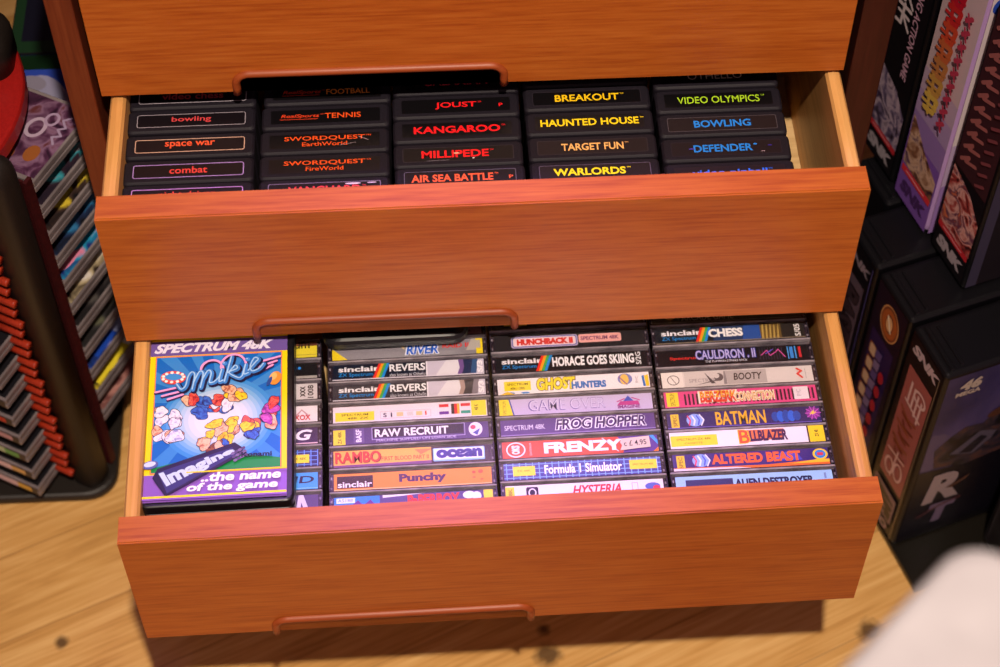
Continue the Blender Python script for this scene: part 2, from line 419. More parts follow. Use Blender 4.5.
carts = [
 # x, lower edge y, art, label
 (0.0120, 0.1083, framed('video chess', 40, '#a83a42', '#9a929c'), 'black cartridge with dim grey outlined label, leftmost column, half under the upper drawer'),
 (0.0120, 0.0874, framed('bowling', 25.5, '#c84245', GR), 'black cartridge with dull red lowercase word inside a grey outline, leftmost column'),
 (0.0120, 0.0655, framed('space war', 32, '#ee5a35', TN), 'black cartridge with two orange-red lowercase words inside a tan outline, leftmost column'),
 (0.0120, 0.0439, framed('combat', 24, '#dc4340', PL), 'black cartridge with short red lowercase word inside a violet outline, leftmost column'),
 (0.0120, 0.0224, framed('night driver', 36, '#dc4340', '#c28ce0'), 'black cartridge with violet outline half hidden by the drawer front, leftmost column'),
 (0.1000, 0.1068, sports('FOOTBALL', 28, '#ff9a38'), 'black cartridge with small slanted red word and orange capitals, farthest in second column'),
 (0.0990, 0.0856, sports('TENNIS', 23, OR), 'black cartridge with slanted red word, orange capitals and small letter at right, second column'),
 (0.0985, 0.0640, quest('EarthWorld', 29), 'black cartridge with two-line orange title on a scuffed label, second column'),
 (0.0985, 0.0430, quest('FireWorld', 24), 'black cartridge with two-line orange title on an unscuffed label, second column'),
 (0.0985, 0.0217, plain('VANGUARD', 46, '#dd3a48', edge='#8a7aa0'), 'black cartridge with wide red title half hidden by the drawer front, second column'),
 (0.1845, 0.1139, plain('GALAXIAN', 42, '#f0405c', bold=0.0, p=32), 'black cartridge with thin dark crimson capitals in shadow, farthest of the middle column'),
 (0.1840, 0.0926, plain('JOUST', 27, BR, p=28), 'black cartridge with one short bright red word and a tiny red letter, middle column'),
 (0.1840, 0.0716, plain('KANGAROO', 56, BR, bold=0.03), 'black cartridge with wide bold bright red capitals, middle column, third from front'),
 (0.1840, 0.0505, plain('MILLIPEDE', 43, BR, bold=0.025, edge='#2a242c', dx=-2), 'black cartridge with bold red title on a worn label, middle column'),
 (0.1845, 0.0303, plain('AIR SEA BATTLE', 52, '#f0603a', bold=0.025, edge='#5f5870', p=31, dx=-5), 'black cartridge with three orange-red words right behind the drawer front, middle column'),
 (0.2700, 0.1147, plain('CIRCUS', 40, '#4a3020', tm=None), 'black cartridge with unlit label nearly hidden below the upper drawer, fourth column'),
 (0.2700, 0.0938, plain('BREAKOUT', 42, '#f2c418', bold=0.022, edge='#2c262e'), 'black cartridge with one bold yellow word, fourth column, farthest lit one'),
 (0.2702, 0.0722, plain('HAUNTED HOUSE', 64, YE, bold=0.025), 'black cartridge with two wide bold yellow words filling its label, fourth column'),
 (0.2704, 0.0508, plain('TARGET FUN', 40, '#eeb46a', bg='#171116', edge='#2c252c'), 'black cartridge with pale tan two-word title, fourth column, second from the drawer front'),
 (0.2704, 0.0297, plain('WARLORDS', 46, '#f0dc20', bg='#171116', edge='#5b5068', bold=0.03, dx=-3.5), 'black cartridge with bold yellow title right behind the drawer front, fourth column'),
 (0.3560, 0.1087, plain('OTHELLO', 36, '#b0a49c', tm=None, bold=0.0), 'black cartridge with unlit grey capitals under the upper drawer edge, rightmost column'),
 (0.3560, 0.0872, plain('VIDEO OLYMPICS', 54, '#a6d02a', bold=0.01), 'black cartridge with lime green lettering, rightmost column'),
 (0.3560, 0.0660, plain('BOWLING', 37, BL, tm=None, bg='#171116', edge='#4a434a', bold=0.025), 'black cartridge with one bright blue word and a thin grey label edge, rightmost column'),
 (0.3560, 0.0447, plain('DEFENDER', 38, BL, tm='.', bg='#130e15', edge='#1f1926', bold=0.025, dx=-2), 'black cartridge with blue capitals flanked by violet dashes, rightmost column'),
 (0.3560, 0.0234, plain('video pinball', 48, '#2a6cf0', h=(-2.8, 3.2), bg='#171018'), 'black cartridge with blue lowercase words right behind the drawer front, rightmost column'),
]
carts[23][2].rect(-24, -0.3, -20.5, 0.3, '#5a48d0').rect(27, 0.6, 29.5, 1.2, '#3a2aa0').rect(22, -4.2, 24.5, -3.8, '#b09aa8')
a = carts[7][2]; a.stroke([(22, 2.6), (28, -0.6)], 0.35, '#b59aa0').stroke([(10, -4.2), (20, -2.4)], 0.3, '#8a7a80')
a = carts[9][2]; a.ell(18, 4.2, 5, 0.7, '#d8c4e0').ell(30, 4.4, 3, 0.5, '#c0a8d0')
a = carts[13][2]; a.rect(9, -4.6, 10.4, -3.8, '#d8cfd6').ell(-1, 0.5, 2, 0.7, '#d09a80').stroke([(-20, -5.4), (-6, -5.2)], 0.3, '#776d78')
CDY = {0: 0.0012, 1: 0.0004, 2: 0.0026, 3: 0.0012, 4: 0.0008}     # each column sits a little differently
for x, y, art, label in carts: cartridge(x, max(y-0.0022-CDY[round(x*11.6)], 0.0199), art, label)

# ================================================================= cassette cases in the lower open drawer
TZ = -0.1605; TW = 0.109; TT = 0.0167; TH = TZ - B3
def tape_tray_bm():
    bm = bmesh.new(); h = TH
    box(bm, -TW/2+0.0004, TW/2-0.0004, -TT/2+0.0003, TT/2-0.0006, 0, h-0.0016, 0, 0.0008, 1)
    # card shelf and the end posts with their hinge pins
    box(bm, -TW/2+0.0022, TW/2-0.0022, -TT/2+0.0022, TT/2-0.0022, h-0.0018, h-0.0011, 0)
    for s in (-1, 1):
        for yy in (-0.0042, 0.0036):
            box(bm, s*0.0531-0.0006, s*0.0531+0.0006, yy-0.0008, yy+0.0008, h-0.0016, h-0.0009, 1)
    return bm
def tape_lid_bm():
    bm = bmesh.new(); h = TH
    # clear window over the spine card
    box(bm, -TW/2+0.001, TW/2-0.001, -TT/2+0.0014, TT/2-0.0002, h-0.0005, h, 0)
    # near and far rolled edges and end walls
    box(bm, -TW/2, TW/2, -TT/2, -TT/2+0.0013, h-0.0100, h, 1, 0.0005, 2)
    box(bm, -TW/2, -TW/2+0.0009, -TT/2+0.002, TT/2-0.0002, h-0.02, h, 2)
    box(bm, TW/2-0.0009, TW/2, -TT/2+0.002, TT/2-0.0002, h-0.02, h, 2)
    return bm
TRAY_ME = LID_ME = None
def cassette(x, y, art, label, tilt=0.0):
    global TRAY_ME, LID_ME
    r = empty('cassette_case', M3 @ Tr((x+TW/2, y+TT/2, B3)) @ Matrix.Rotation(tilt, 4, 'Z'))
    tag(r, label, 'cassette', 'boxed cassettes in the lower open drawer')
    if TRAY_ME is None:
        b = obj('tray', tape_tray_bm(), [SMOKE, FROST_GLINT], r); TRAY_ME = b.data
        l = obj('clear_lid', tape_lid_bm(), [CLEAR, FROST_GLINT, SMOKE], r); LID_ME = l.data
    else:
        for n, me in (('tray', TRAY_ME), ('clear_lid', LID_ME)):
            b = bpy.data.objects.new(n, me); COL.objects.link(b); b.parent = r
    art.build('inlay_card', r, Tr((0, 0.0004, TH-0.00105)) @ Matrix.Diagonal((1, 1.08, 1, 1)))
    return r
X = 51.5; Y = 5.9   # half size of a spine card
def card(bg): return Art(0.012, 0.45).rect(-X, -Y, X, Y, bg)
def sinclair(a, tint='#10131f'):
    a.rect(-X, -Y, -10, Y, tint)
    a.text('sinclair', -47.5, 0.4, -19.5, 4.4, '#f4f0f4', 0.03)
    a.text('ZX Spectrum', -47.5, -4.0, -24, -0.4, '#1f8fe0', 0.008)
    for k, c in enumerate(('#e8322a', '#f0a020', '#4cae50', '#1f8fe0')):
        x = -24.6 + k*1.9; a.poly([(x, -Y), (x+1.9, -Y), (x+6.4, Y), (x+4.5, Y)], c)
    return a
TAPES = []
def tape(x, y, art, label): TAPES.append((x, y, art, label))
C1, C2, C3, C4 = 0.0166, 0.1300, 0.2412, 0.3524
# --- leftmost column: only its right ends show beside the big boxed game
a = card('#e8d83a').rect(28, 3.0, X, Y, '#6a3a28').text('um', 36.4, 1.0, 46.5, 6.6, '#1c1a16', 0.01).rect(30, -4.0, X, -3.6, '#a89c40')
tape(C1, .1538, a, 'cassette with yellow spine and cut-off black lettering, farthest in the leftmost column')
a = card('#17161a').rect(20, -Y, X, -4.0, '#b0aaa4').ell(39.5, 2.0, 1.1, 1.1, '#2f8fe8')
tape(C1, .1365, a, 'cassette with black spine and a small blue dot, leftmost column')
a = card('#d6d0d2').text('xxx', 40, -4, 43.5, 4, '#1a181a', 0.02, rot=90).text('1008', 45, -5, 49, 4.6, '#1a181a', 0.02, rot=90)
tape(C1, .1190, a, 'cassette with pale grey spine and sideways black characters, leftmost column')
a = card('#ece4ee').poly([(36, -2), (47, -2), (41, 3.6)], '#c89aa8').poly([(38, -1.6), (45, -1.6), (41, 2.4)], '#ece4ee').text('XOX', 36, -4.6, 47, -0.6, '#d02030', 0.03)
tape(C1, .1010, a, 'cassette with white spine and red emblem under a thin triangle, leftmost column')
a = card('#3a2850').text('RACING', -8, -3.2, 48, 4.6, '#f2ecf6', 0.03, 0.25).rect(-X, -Y, X, -5.0, '#d8b4c0')
tape(C1, .0833, a, 'cassette with deep purple spine and slanted white lettering, leftmost column')
a = card('#29306e')
for k in range(24): a.rect(-50+k*4.4, -Y, -49.4+k*4.4, Y, '#6a9af0')
for k in range(4): a.rect(-X, -5+k*3, X, -4.5+k*3, '#6a9af0')
a.rect(28, -3.6, 46, 2.4, '#f0dc30').text('ZX 48K', 35, -1.4, 44, 0.4, '#4a4010', 0.0)
tape(C1, .0658, a, 'cassette with blue grid spine and yellow sticker, leftmost column beside the boxed game')
a = card('#3f9fe0').text('ISLAND', 2, -1.6, 49, 3.6, '#1a1440', 0.02, 0.1).rect(-X, -5.2, X, -4.8, '#8fd0f4')
tape(C1, .0482, a, 'cassette with sky blue spine and dark lettering, leftmost column, second from the drawer front')
a = card('#5a4a78').poly([(37, -Y), (39, Y), (42, Y), (46, -Y)], '#d8cfe8').poly([(40, -Y), (40.6, 1), (43, -Y)], '#5a4a78')
tape(C1, .0310, a, 'cassette with muted purple spine and pale pointed letter, leftmost column by the drawer front')
# --- second column
a = card('#8f6a86').rect(30, -Y, X, Y, '#a8788f')
for k in range(3): a.rect(41, -4+k*3, 44, -2.6+k*3, '#6a4a62')
tape(C2, .1668, a, 'cassette with dusky mauve spine showing beside the open black case, second column')
a = card('#8f8a90').poly([(-X, -Y), (-X, 3), (-41, -Y)], '#f0d820').ell(0, 2, 4, 2.4, '#d8c090').stroke([(3, 3), (15, 4.6), (24, 4.4)], 1.2, '#d05048').stroke([(5, 1), (14, -2)], 0.8, '#d8c8a0')
a.rect(-2, -3.4, 16, Y, '#8f8a90').text('RIVER', -2, -4.6, 22, 3.4, '#f0f0f8', 0.09, 0.2).text('RIVER', -1, -4.2, 21, 3.0, '#1f62d0', 0.03, 0.2)
a.text('RAID II', 24, -0.4, 42, 3.2, '#e0281c', 0.02).poly([(40, -3), (44, Y), (X, Y), (X, -3)], '#b8b2a8').rect(47, -Y, X, Y, '#f0d820').rect(45, -1.5, 50, 4.6, '#b8b2a8')
tape(C2, .1497, a, 'cassette with grey spine, yellow corner and blue title, partly under the open black case')
def make_revers(c0, c1, c2, c3):
    a = card('#cfc8d8').rect(-11, -Y, 12, Y, c0); sinclair(a, c0)
    a.text('REVERS', -12.8, -0.8, 11.6, 4.8, '#f6f4f6', 0.025); a.text('also known as Othello', -12.8, -4.6, 11.6, -2.0, '#e0dce4', 0.0)
    a.rect(12, -Y, 13, Y, '#f0ecf2').poly([(18, -Y), (26, Y), (38, Y), (33, -Y)], '#e4e0e6')
    a.poly([(33, -Y), (35, 0), (34, Y), (37.4, Y), (38, 0), (36, -Y)], c1).poly([(36, -Y), (38, 0), (37.4, Y), (44, Y), (43, -Y)], c2).poly([(42, -Y), (44, Y), (47.5, Y), (46, -Y)], c3)
    a.text('S/3', 46.8, -4.6, 50.6, 4.6, '#f6f2f6', 0.05, rot=90)
    a.rect(-X, -Y, X, -5.1, '#e0d8e4')
    return a
tape(C2, .1326, make_revers('#101b30', '#7a5a98', '#2a3458', '#3a5a88'), 'cassette with navy spine, rainbow stripe and violet band, behind its grey twin')
tape(C2, .1157, make_revers('#3a3840', '#b09890', '#4a4648', '#8a8088'), 'cassette with charcoal spine, rainbow stripe and white title, in front of its navy twin')
a = card('#ece0f0').rect(-50, -4.8, -24, 1.8, '#f2dc38').text('SPECTRUM', -46, -1.0, -28, 0.6, '#5a4a18', 0.01).text('48K ZX', -42, -3.6, -28, -2.0, '#5a4a18', 0.01)
a.frame(-20, -4.2, 14, 1.2, 0.4, 0.3, '#c8b4cc').text('S', -18, -3.2, -15.6, 0, '#3a2a5a', 0.02).text('I', -13, -3.2, -12, 0, '#3a2a5a', 0.02).rect(-9, -3, -4.6, 0, '#f0c8a0').rect(-2, -3, 2, 0, '#d8d0d8').rect(4, -3, 8, 0, '#f0c890').rect(10, -3, 11, 0, '#d83030')
for x0, cs in ((19.5, ('#d82838', None, '#6a2aa0')), (27.6, None), (34, ('#d82838', None, '#2a9a88'))):
    if cs: a.rect(x0, 2.0, x0+6.4, 4.2, cs[0]).rect(x0, -3.4, x0+6.4, -1.2, cs[2])
    else: a.rect(x0, -3.4, x0+2, 4.2, '#2a1a20').rect(x0+2, -3.4, x0+4, 4.2, '#d83038').rect(x0+4, -3.4, x0+5.6, 4.2, '#f0b840')
a.rect(41, -5.4, 51, Y, '#f2dc38').text('48 K', 43, -1.6, 45.6, 3, '#5a4a18', 0.01, rot=90)
tape(C2, .0982, a, 'cassette with white spine, yellow ends and small coloured flags, second column')
a = card('#54407a').rect(-X, -Y, -43.5, 5.0, '#ecd63a').text('ZX 48K', -48.5, -5, -46, 4, '#5a4a18', 0.01, rot=90).rect(-38, -5, -31, Y, '#6a5690').text('BASF', -36.6, -4.4, -32.8, 4.8, '#efe8f6', 0.03, rot=90)
a.frame(-26, -3.4, 36, Y-.2, 0.3, 0.4, '#b8a8d8').rect(-25.4, -1.8, 35, 5.2, '#2e2440').text('RAW RECRUIT', -24, -1.6, 25, 4.2, '#f6f2fa', 0.03).text('MACHINE SUPPLIED ON LOAN SIDE', -23, -4.8, 30, -3.0, '#d8ccf0', 0.0)
a.ell(43, 0.6, 4.6, 5.0, '#efe6f4').ell(41.4, 2.0, 1.8, 1.6, '#d05070').poly([(41, -2), (46, 1), (44, -4)], '#4a50a8')
tape(C2, .0809, a, 'cassette with purple spine, yellow tab and white capitals in a dark bar, second column')
a = card('#f0b04a').poly([(-X, -Y), (X-30, -Y), (X-30, -3.6), (-X, -4.4)], '#7a4a80').text('RAMBO', -50, -3.4, -20, 4.8, '#5a2a18', 0.015).text('RAMBO', -50.5, -3.0, -20.5, 5.2, '#d8402c', 0.03)
a.text('FIRST BLOOD PART II', -20, -2.4, 11, 0.6, '#d8402c', 0.01).poly([(2, 4.6), (6, 0.8), (14, 4.8)], '#e88048').rect(12.8, -Y, X, Y, '#3a2a38').rr(14, -4.8, 48, 4.6, 0.8, '#8fc4f0').rr(14.6, -3.6, 47.4, 4.2, 0.6, '#f0f0f8').text('ocean', 16, -2.8, 46.4, 3.6, '#3a3690', 0.07)
tape(C2, .0630, a, 'cassette with orange and red spine and a white logo panel at right, second column')
a = card('#e58c28').rect(-49.5, -4.4, -26, 4.2, '#3a2620').text('sinclair', -49, -3.8, -26.6, 0.4, '#f4ecf0', 0.02).text('Punchy', -9, -3.4, 22, 4.0, '#4a2450', 0.05).ell(40, 2.6, 1.2, 1.0, '#d8502c').ell(44.4, 3.0, 1.6, 1.4, '#d8502c').rect(39, -1.4, 41, -0.6, '#d8502c').rect(44, -3, 46, -2.2, '#d8502c').rect(-X, -Y, X, -5.2, '#f0c080')
tape(C2, .0452, a, 'cassette with plain orange spine, dark logo block and purple title, second column')
a = card('#5a4c80').rect(-X, 0, -22, Y, '#2f86d8').rect(-50, 1.6, -38, 5.2, '#e8eef8').text('AS188', -49, 2.4, -39.4, 4.6, '#3a6ab0', 0.0).poly([(-40, 0), (-36, 3.4), (-33, 0)], '#6a3a90').poly([(-32, 0), (-28, 3.4), (-25, 0)], '#6a3a90').poly([(-20, 4), (8, Y), (-20, Y)], '#e8e4f0')
a.text('PaPERBOY', -4, -3.4, 30, 5.2, '#d8402c', 0.05).ell(36, 3, 4, 2.6, '#f0ecf4').ell(41, 2, 3, 3, '#f0ecf4').rect(45.5, -Y, X, Y, '#ecd63a')
tape(C2, .0276, a, 'cassette with purple spine, blue panel and half-hidden red title, second column')
# --- third column
a = card('#1e1c20').rect(-44, -3.6, -28, 4.2, '#f0c020').text('ZX 48K', -41, -1.2, -31, 1.4, '#5a4010', 0.02).rect(-20, -5, X, -4, '#5a2a40')
tape(C3, .1690, a, 'cassette with black spine and yellow sticker under the right end of the finger notch')
a = card('#232126').rr(-40, -4.6, 6, 4.4, 1.8, '#b8a8c8').rr(-39.2, -3.8, 5.2, 3.8, 1.4, '#5a6ab8').rr(-38.6, -3.2, 4.6, 3.2, 1.2, '#f0d8dc').text('HUNCHBACK II', -36, -2.4, 2.6, 2.4, '#d8342c', 0.07).rr(6.6, -2.6, 36, 4.0, 1.4, '#f0b0a8').text('SPECTRUM 48K', 8, -0.8, 34.4, 2.2, '#7a3a68', 0.03)
tape(C3, .1507, a, 'cassette with black spine and red title in a pale rounded plate, third column')
a = card('#18181d'); sinclair(a, '#18181d').text('HORACE GOES SKIING', -13, -3.2, 43, 4.2, '#f6f4f6', 0.04).text('S/2G', 44, -4.6, 47.6, 5.0, '#f0eef0', 0.02, rot=90)
tape(C3, .1323, a, 'cassette with black spine, rainbow stripe and long white title, third column')
a = card('#f2eaf0').rect(-47, -3.2, -29, 4.0, '#f2da30').text('SPECTRUM', -45, 0.8, -31, 2.6, '#5a4a18', 0.01).text('48K/128K', -43, -2.2, -33, -0.6, '#5a4a18', 0.01).ell(-44, -5, 4, 0.9, '#3f86d0').poly([(-50, -Y), (-45, -3.6), (-40, -Y)], '#f0c830').ell(-33, -5, 3, 0.7, '#3f86d0')
a.text('GHOST', -25.4, -4.4, 1.8, 5.8, '#4a3a10', 0.1, 0.1).text('GHOST', -25, -4.0, 1.2, 5.4, '#f4dc20', 0.05, 0.1).text('HUNTERS', -1.5, -4.0, 22, 1.4, '#2a70c0', 0.06).ell(35, 1.2, 5, 4.2, '#7a80c0').ell(34.6, 1.0, 3.0, 4.0, '#e8c060').stroke([(31, 3), (36, -3)], 0.8, '#8a5a90').text('P/C', 42, -2, 43.8, 3.4, '#8a8090', 0, rot=90).poly([(47, -5), (46.4, 3), (48, 3.4), (48.6, -5)], '#2a70c0').poly([(48.8, -5), (48.2, 3), (51, 3.8), (51, -5)], '#f0c820')
tape(C3, .1142, a, 'cassette with white spine and bubbly yellow and blue title, third column')
a = card('#c9bce2').poly([(-X, -Y), (-X, Y), (-45, Y), (-42.4, -Y)], '#f2dc28').poly([(-45, Y), (-44, Y), (-41.4, -Y), (-42.4, -Y)], '#3a50b0').text('SPECTRUM', -49, -5, -46.8, 4.6, '#8a7420', 0, rot=90)
a.text('GAME OVER', -32, -3.6, 20, 4.6, '#6a5aa8', 0.008).text('GAME OVER', -31.2, -3.1, 19.6, 4.3, '#d8cef0', -0.008).poly([(27.6, -2.4), (30, 0.6), (42, 0.6), (43, -2.4)], '#c03a90').text('IMAGINE', 28, -4.8, 43, -2.2, '#8a2a88', 0.04).poly([(32, 0.6), (35.5, 4.6), (39, 0.6)], '#3a50c0').stroke([(28, 0.4), (33, 2.4)], 0.8, '#c03a90').stroke([(38, 3), (43, 1)], 0.8, '#c03a90')
tape(C3, .0971, a, 'cassette with pale lilac spine, yellow end and hollow outlined title, third column')
a = card('#58407e').text('SPECTRUM 48K', -49, -1.8, -22, 1.8, '#e8e0f2', 0.0).text('FROG HOPPER', -15.5, -3.4, 46, 5.2, '#f6f2fa', 0.10, 0.2).text('FROG HOPPER', -15, -3.0, 45.4, 4.8, '#3a2460', 0.025, 0.2).rect(-X, -Y, X, -5.0, '#8a78b0')
tape(C3, .0808, a, 'cassette with purple spine and large slanted white-outlined title, third column')
a = card('#dc5038').poly([(25, Y), (30, 0), (28, -Y), (X, -Y), (X, Y)], '#5a3a90').poly([(46, Y), (X, -1), (X, 2), (49, Y)], '#3f9fe8').poly([(48, -Y), (X, -3), (X, -Y)], '#f08030')
a.ring(-42.6, 0, 6.4, 5.5, 0.9, '#f4eaf0', 28).text('OKS', -45.4, -3.2, -40, 3.2, '#f4eaf0', 0.06, rot=90).text('QUICKSILVA', -33.6, -4.6, -32, 4.6, '#f0d0d0', 0, rot=90).text('FRENZY', -24, -3.6, 28, 4.2, '#faf6fa', 0.05).stroke([(15, 5.4), (25, -4.6)], 0.5, '#faf6fa')
FRZ = len(TAPES); tape(C3, .0632, a, 'cassette with red spine, white capitals and a price sticker, third column')
a = card('#4a4a9c')
for k in range(24): a.rect(-50+k*4.3, -Y, -49.4+k*4.3, Y, '#8ab8f4')
for k in range(4): a.rect(-X, -5+k*3.1, X, -4.5+k*3.1, '#8ab8f4')
a.rect(-45.6, -3.4, -31, 3.4, '#ecd840').text('ZX 48K', -43, -0.6, -34, 0.8, '#7a6a20', 0).rect(31, -2.6, 49, 4.0, '#ecd840').text('SPECTRUM 48K', 33, 0, 47, 1.4, '#7a6a20', 0)
a.text('Formula 1 Simulator', -25.4, -3.4, 26.6, 4.0, '#3a2a80', 0.07).text('Formula 1 Simulator', -25, -3.0, 26, 3.6, '#faf6fe', 0.03)
tape(C3, .0463, a, 'cassette with blue grid spine and two yellow stickers, third column')
a = card('#ece0ea').rect(-X, -Y, -45.6, 5.2, '#ecd63a').text('48K', -49.6, -3, -47, 4, '#6a5a18', 0.01, rot=90).rr(-38, -4, -30, 4.6, 1.2, '#2c2438').ring(-34, 0.6, 2.6, 3.0, 0.8, '#ece0ea').text('HYSTERIA', -8, -2.6, 24, 4.2, '#d82c3c', 0.03, 0.3).frame(31, -4, 35, 4.2, 0.3, 0.4, '#9a90b0').ell(44.5, 1, 5, 2.6, '#5a68b8').ell(47, 0, 2.4, 1.6, '#d8405a')
tape(C3, .0290, a, 'cassette with white spine and red title half hidden by the drawer front, third column')
# --- fourth column
a = card('#161418').text('ARCADE GAME', -32, -4, 4, 0.6, '#a89a90', 0.0).ell(-40, 0, 4, 3, '#c89030').rect(-X, -5.6, X, -4.9, '#5a5058')
tape(C4, .1664, a, 'cassette with black spine and faint grey lettering under the upper drawer, rightmost column')
a = card('#241f22'); sinclair(a, '#1a1c26').rect(-12, -Y, 22, Y, '#233a66').poly([(8, -Y), (10, Y), (22, Y), (22, -Y)], '#2a52a0').rect(21, -Y, 36, Y, '#6a5228')
for k in range(5): a.poly([(21.5+k*2.6, -Y), (22.6+k*2.8, Y), (23.8+k*2.6, Y), (23+k*2.6, -Y)], '#b89a50')
a.rect(35.5, -Y, X, Y, '#2a2522').text('CHESS', -15, -2.4, 9, 4.2, '#f6f2ee', 0.05).text('S/05', 44.6, -4.8, 48.6, 4.8, '#f0ece8', 0.02, rot=90).rect(-X, -Y, X, -5.2, '#8a7a68')
tape(C4, .1492, a, 'cassette with dark spine, rainbow stripe, white title and golden picture, rightmost column')
a = card('#17141a').text('Spectrum', -44, -2.0, -23, 0.8, '#e0342c', 0.02).text('CAULDRON . II', -26.4, -2.4, 15.6, 5.4, '#2a3a8a', 0.09).text('CAULDRON . II', -26, -2.1, 15, 5.0, '#c0b4e8', 0.02).text('THE PUMPKIN STRIKES BACK', -20, -4.6, 9, -3.0, '#e8e4ee', 0.0)
for k in range(9): a.rect(18+k*1.9, -4.6, 18.25+k*1.9, 4.8, '#5a506a')
a.stroke([(19, -1), (23, 2.6), (25, -1.6), (29, 1), (31, 3), (35, -3)], 0.7, '#d05098').stroke([(22, 0), (27, 3)], 0.6, '#6a5ad0').rect(37, -4.8, 37.8, 4.8, '#4a9ae0').rect(38.6, -4.4, 41, 4.4, '#3f8ad8').rect(42, -4.8, 43, 4.8, '#4a9ae0').rect(44.6, -4.0, 46.4, 4.4, '#d03038')
tape(C4, .1306, a, 'cassette with black spine and red, lilac and pink lettering, rightmost column')
a = card('#ddd4d2').rect(-X, -Y, -37, Y, '#e8e0dc').rect(-36, -Y, 4, Y, '#cfc6c4').ring(-43.6, -0.2, 4.2, 3.8, 0.6, '#6a6064').stroke([(-45, 2), (-42, -3)], 0.5, '#6a6064').text('SPECTRUM', -33, -2.6, -14, 0, '#8f868a', 0).poly([(-30, -5), (-12, -0.6), (-12, -2)], '#6a6266').poly([(-22, 4.6), (-18, -4), (-15, -4)], '#4a4448').ell(-12.6, 0.6, 3.2, 3.0, '#5a5256').ell(-14, 1.6, 2.0, 1.8, '#cfc6c4').poly([(-9.5, -5), (-9, 4.8), (-7.4, 4.8), (-7.4, -5)], '#8a8286')
a.poly([(-7, -5.2), (-8, 5), (20, 5), (20, -5.2)], '#b5acab').rect(20, -Y, X, Y, '#d8d0ce').text('BOOTY', -2.6, -2.4, 17, 3.0, '#2a2426', 0.02, 0.15).stroke([(41, 4), (44, 2), (41, 0), (44, -3)], 1.4, '#d84038').rect(46.4, -4, 46.8, 4, '#a8a0a0')
tape(C4, .1126, a, 'cassette with silver-white spine and black slanted title, rightmost column')
a = card('#e0488a')
for k in range(33): a.rect(-38+k*2.7, -4.4, -36.7+k*2.7, 3.8, '#3a1428')
a.rect(-50, -5.4, -42, 5.2, '#ecd836').text('SPECTRUM', -47.6, -4.6, -44.4, 4.4, '#7a5a18', 0, rot=90).text('BERZERK', -28.6, -4.0, -1, 5.2, '#f4ece0', 0.14).text('BERZERK', -27.4, -3.6, -2.4, 4.8, '#d8402c', 0.05).text('BERZERK', -27.4, 0.4, -2.4, 5.0, '#ecc030', 0.0).text('CONNECTION', -4, -3.8, 23, 3.8, '#f0e6c8', 0.09).text('CONNECTION', -3.4, -3.2, 22.4, 2.6, '#d8903c', 0.0).rect(36, -4.6, 46, 4.8, '#e8dce4').text('P/C', 38, -2, 41, 3, '#b0a0b0', 0, rot=90)
tape(C4, .0965, a, 'cassette with bright pink spine striped black and jagged cream title, rightmost column')
def usgold(a, y=0):
    a.rect(-49, -5.0, -43.6, 5.0, '#ecc834').text('SPEC', -47.6, -4, -45, 4, '#7a5a28', 0.02, rot=90)
    a.ell(-33, y, 5.6, 4.6, '#8fb0f0')
    for k in range(3): a.stroke([(-37+k*3, y-3.4), (-36+k*3, y), (-37.6+k*3, y+3.2)], 1.0, ('#e04a6a', '#f0f0fa', '#4a5ad0')[k])
    a.stroke([(-29.6, y+4), (-27, y), (-29, y-4)], 0.8, '#f0ecf8'); return a
a = usgold(card('#2e2560')).text('BATMAN', -19, -4.6, 14.5, 5.2, '#e8b422', 0.02)
for k in range(5): a.ell(21+k*3.6, -0.5, 2.6, 4.6-abs(k-2)*0.5, '#2a66d0' if k % 2 else '#1f4aa0')
a.ell(45.5+1, 0.8, 4.6, 4.2, '#8a2a90')
for k in range(10): a.stroke([(46.5, 0.8), (46.5+5*math.cos(k*.63), 0.8+4.8*math.sin(k*.63))], 0.7, '#c05ac0')
a.stroke([(44.5, 0), (47, 2.4), (46, 0), (48.4, 1.2)], 0.8, '#f0d040').rect(-X, -Y, X, -5.2, '#6a5ab0')
tape(C4, .0793, a, 'cassette with indigo spine, golden capitals and blue figure shape, rightmost column')
a = card('#f0e6ee').rect(-51, -4.4, -20, 3.4, '#f2da34').text('SPECTRUM ZX 48K', -47, -0.2, -24, 1.4, '#5a4a18', 0.0).text('CASSETTE', -42, -3.0, -30, -1.6, '#8a7a30', 0).poly([(-2, -4), (0, 5), (25, 5), (24, -2)], '#e07a48').text('BALLBLAZER', -5, -3.4, 27, 4.6, '#3a1c50', 0.05).text('B', -6, -4.8, 2, 5.6, '#f2c830', 0.1).text('B', -5.4, -4.4, 1.4, 5.2, '#e05a38', 0.02).rect(41, -Y, X, Y, '#f2d424').rect(40.2, -Y, 41.2, Y, '#3a2a30').text('ZX 48', 45, -2.4, 47.6, 2.6, '#4a3a18', 0.02, rot=90)
tape(C4, .0638, a, 'cassette with white spine, yellow end and orange-purple title, rightmost column')
a = usgold(card('#3c2a78'), 1).poly([(-X, -Y), (X, -Y), (X, -2.0), (10, -4.2), (-X, -3.8)], '#e8742c').poly([(-X, -Y), (0, -Y), (-10, -4.8), (-X, -4.2)], '#e8d8e0').poly([(25, -4.4), (45, -2), (X, -2.4), (X, -4.4)], '#f0c030').poly([(14, -2), (20, 4), (30, 4.6), (34, -2)], '#4a50c0').text('ALTERED BEAST', -26, -2.4, 33, 4.8, '#f06a34', 0.05).ell(46, 1.4, 5, 4, '#f0d030').ell(46, 1.4, 3.6, 3.0, '#2f86d8').rect(44, 0.4, 48, 2.6, '#d83a50')
tape(C4, .0462, a, 'cassette with purple spine, orange title and flame band, rightmost column')
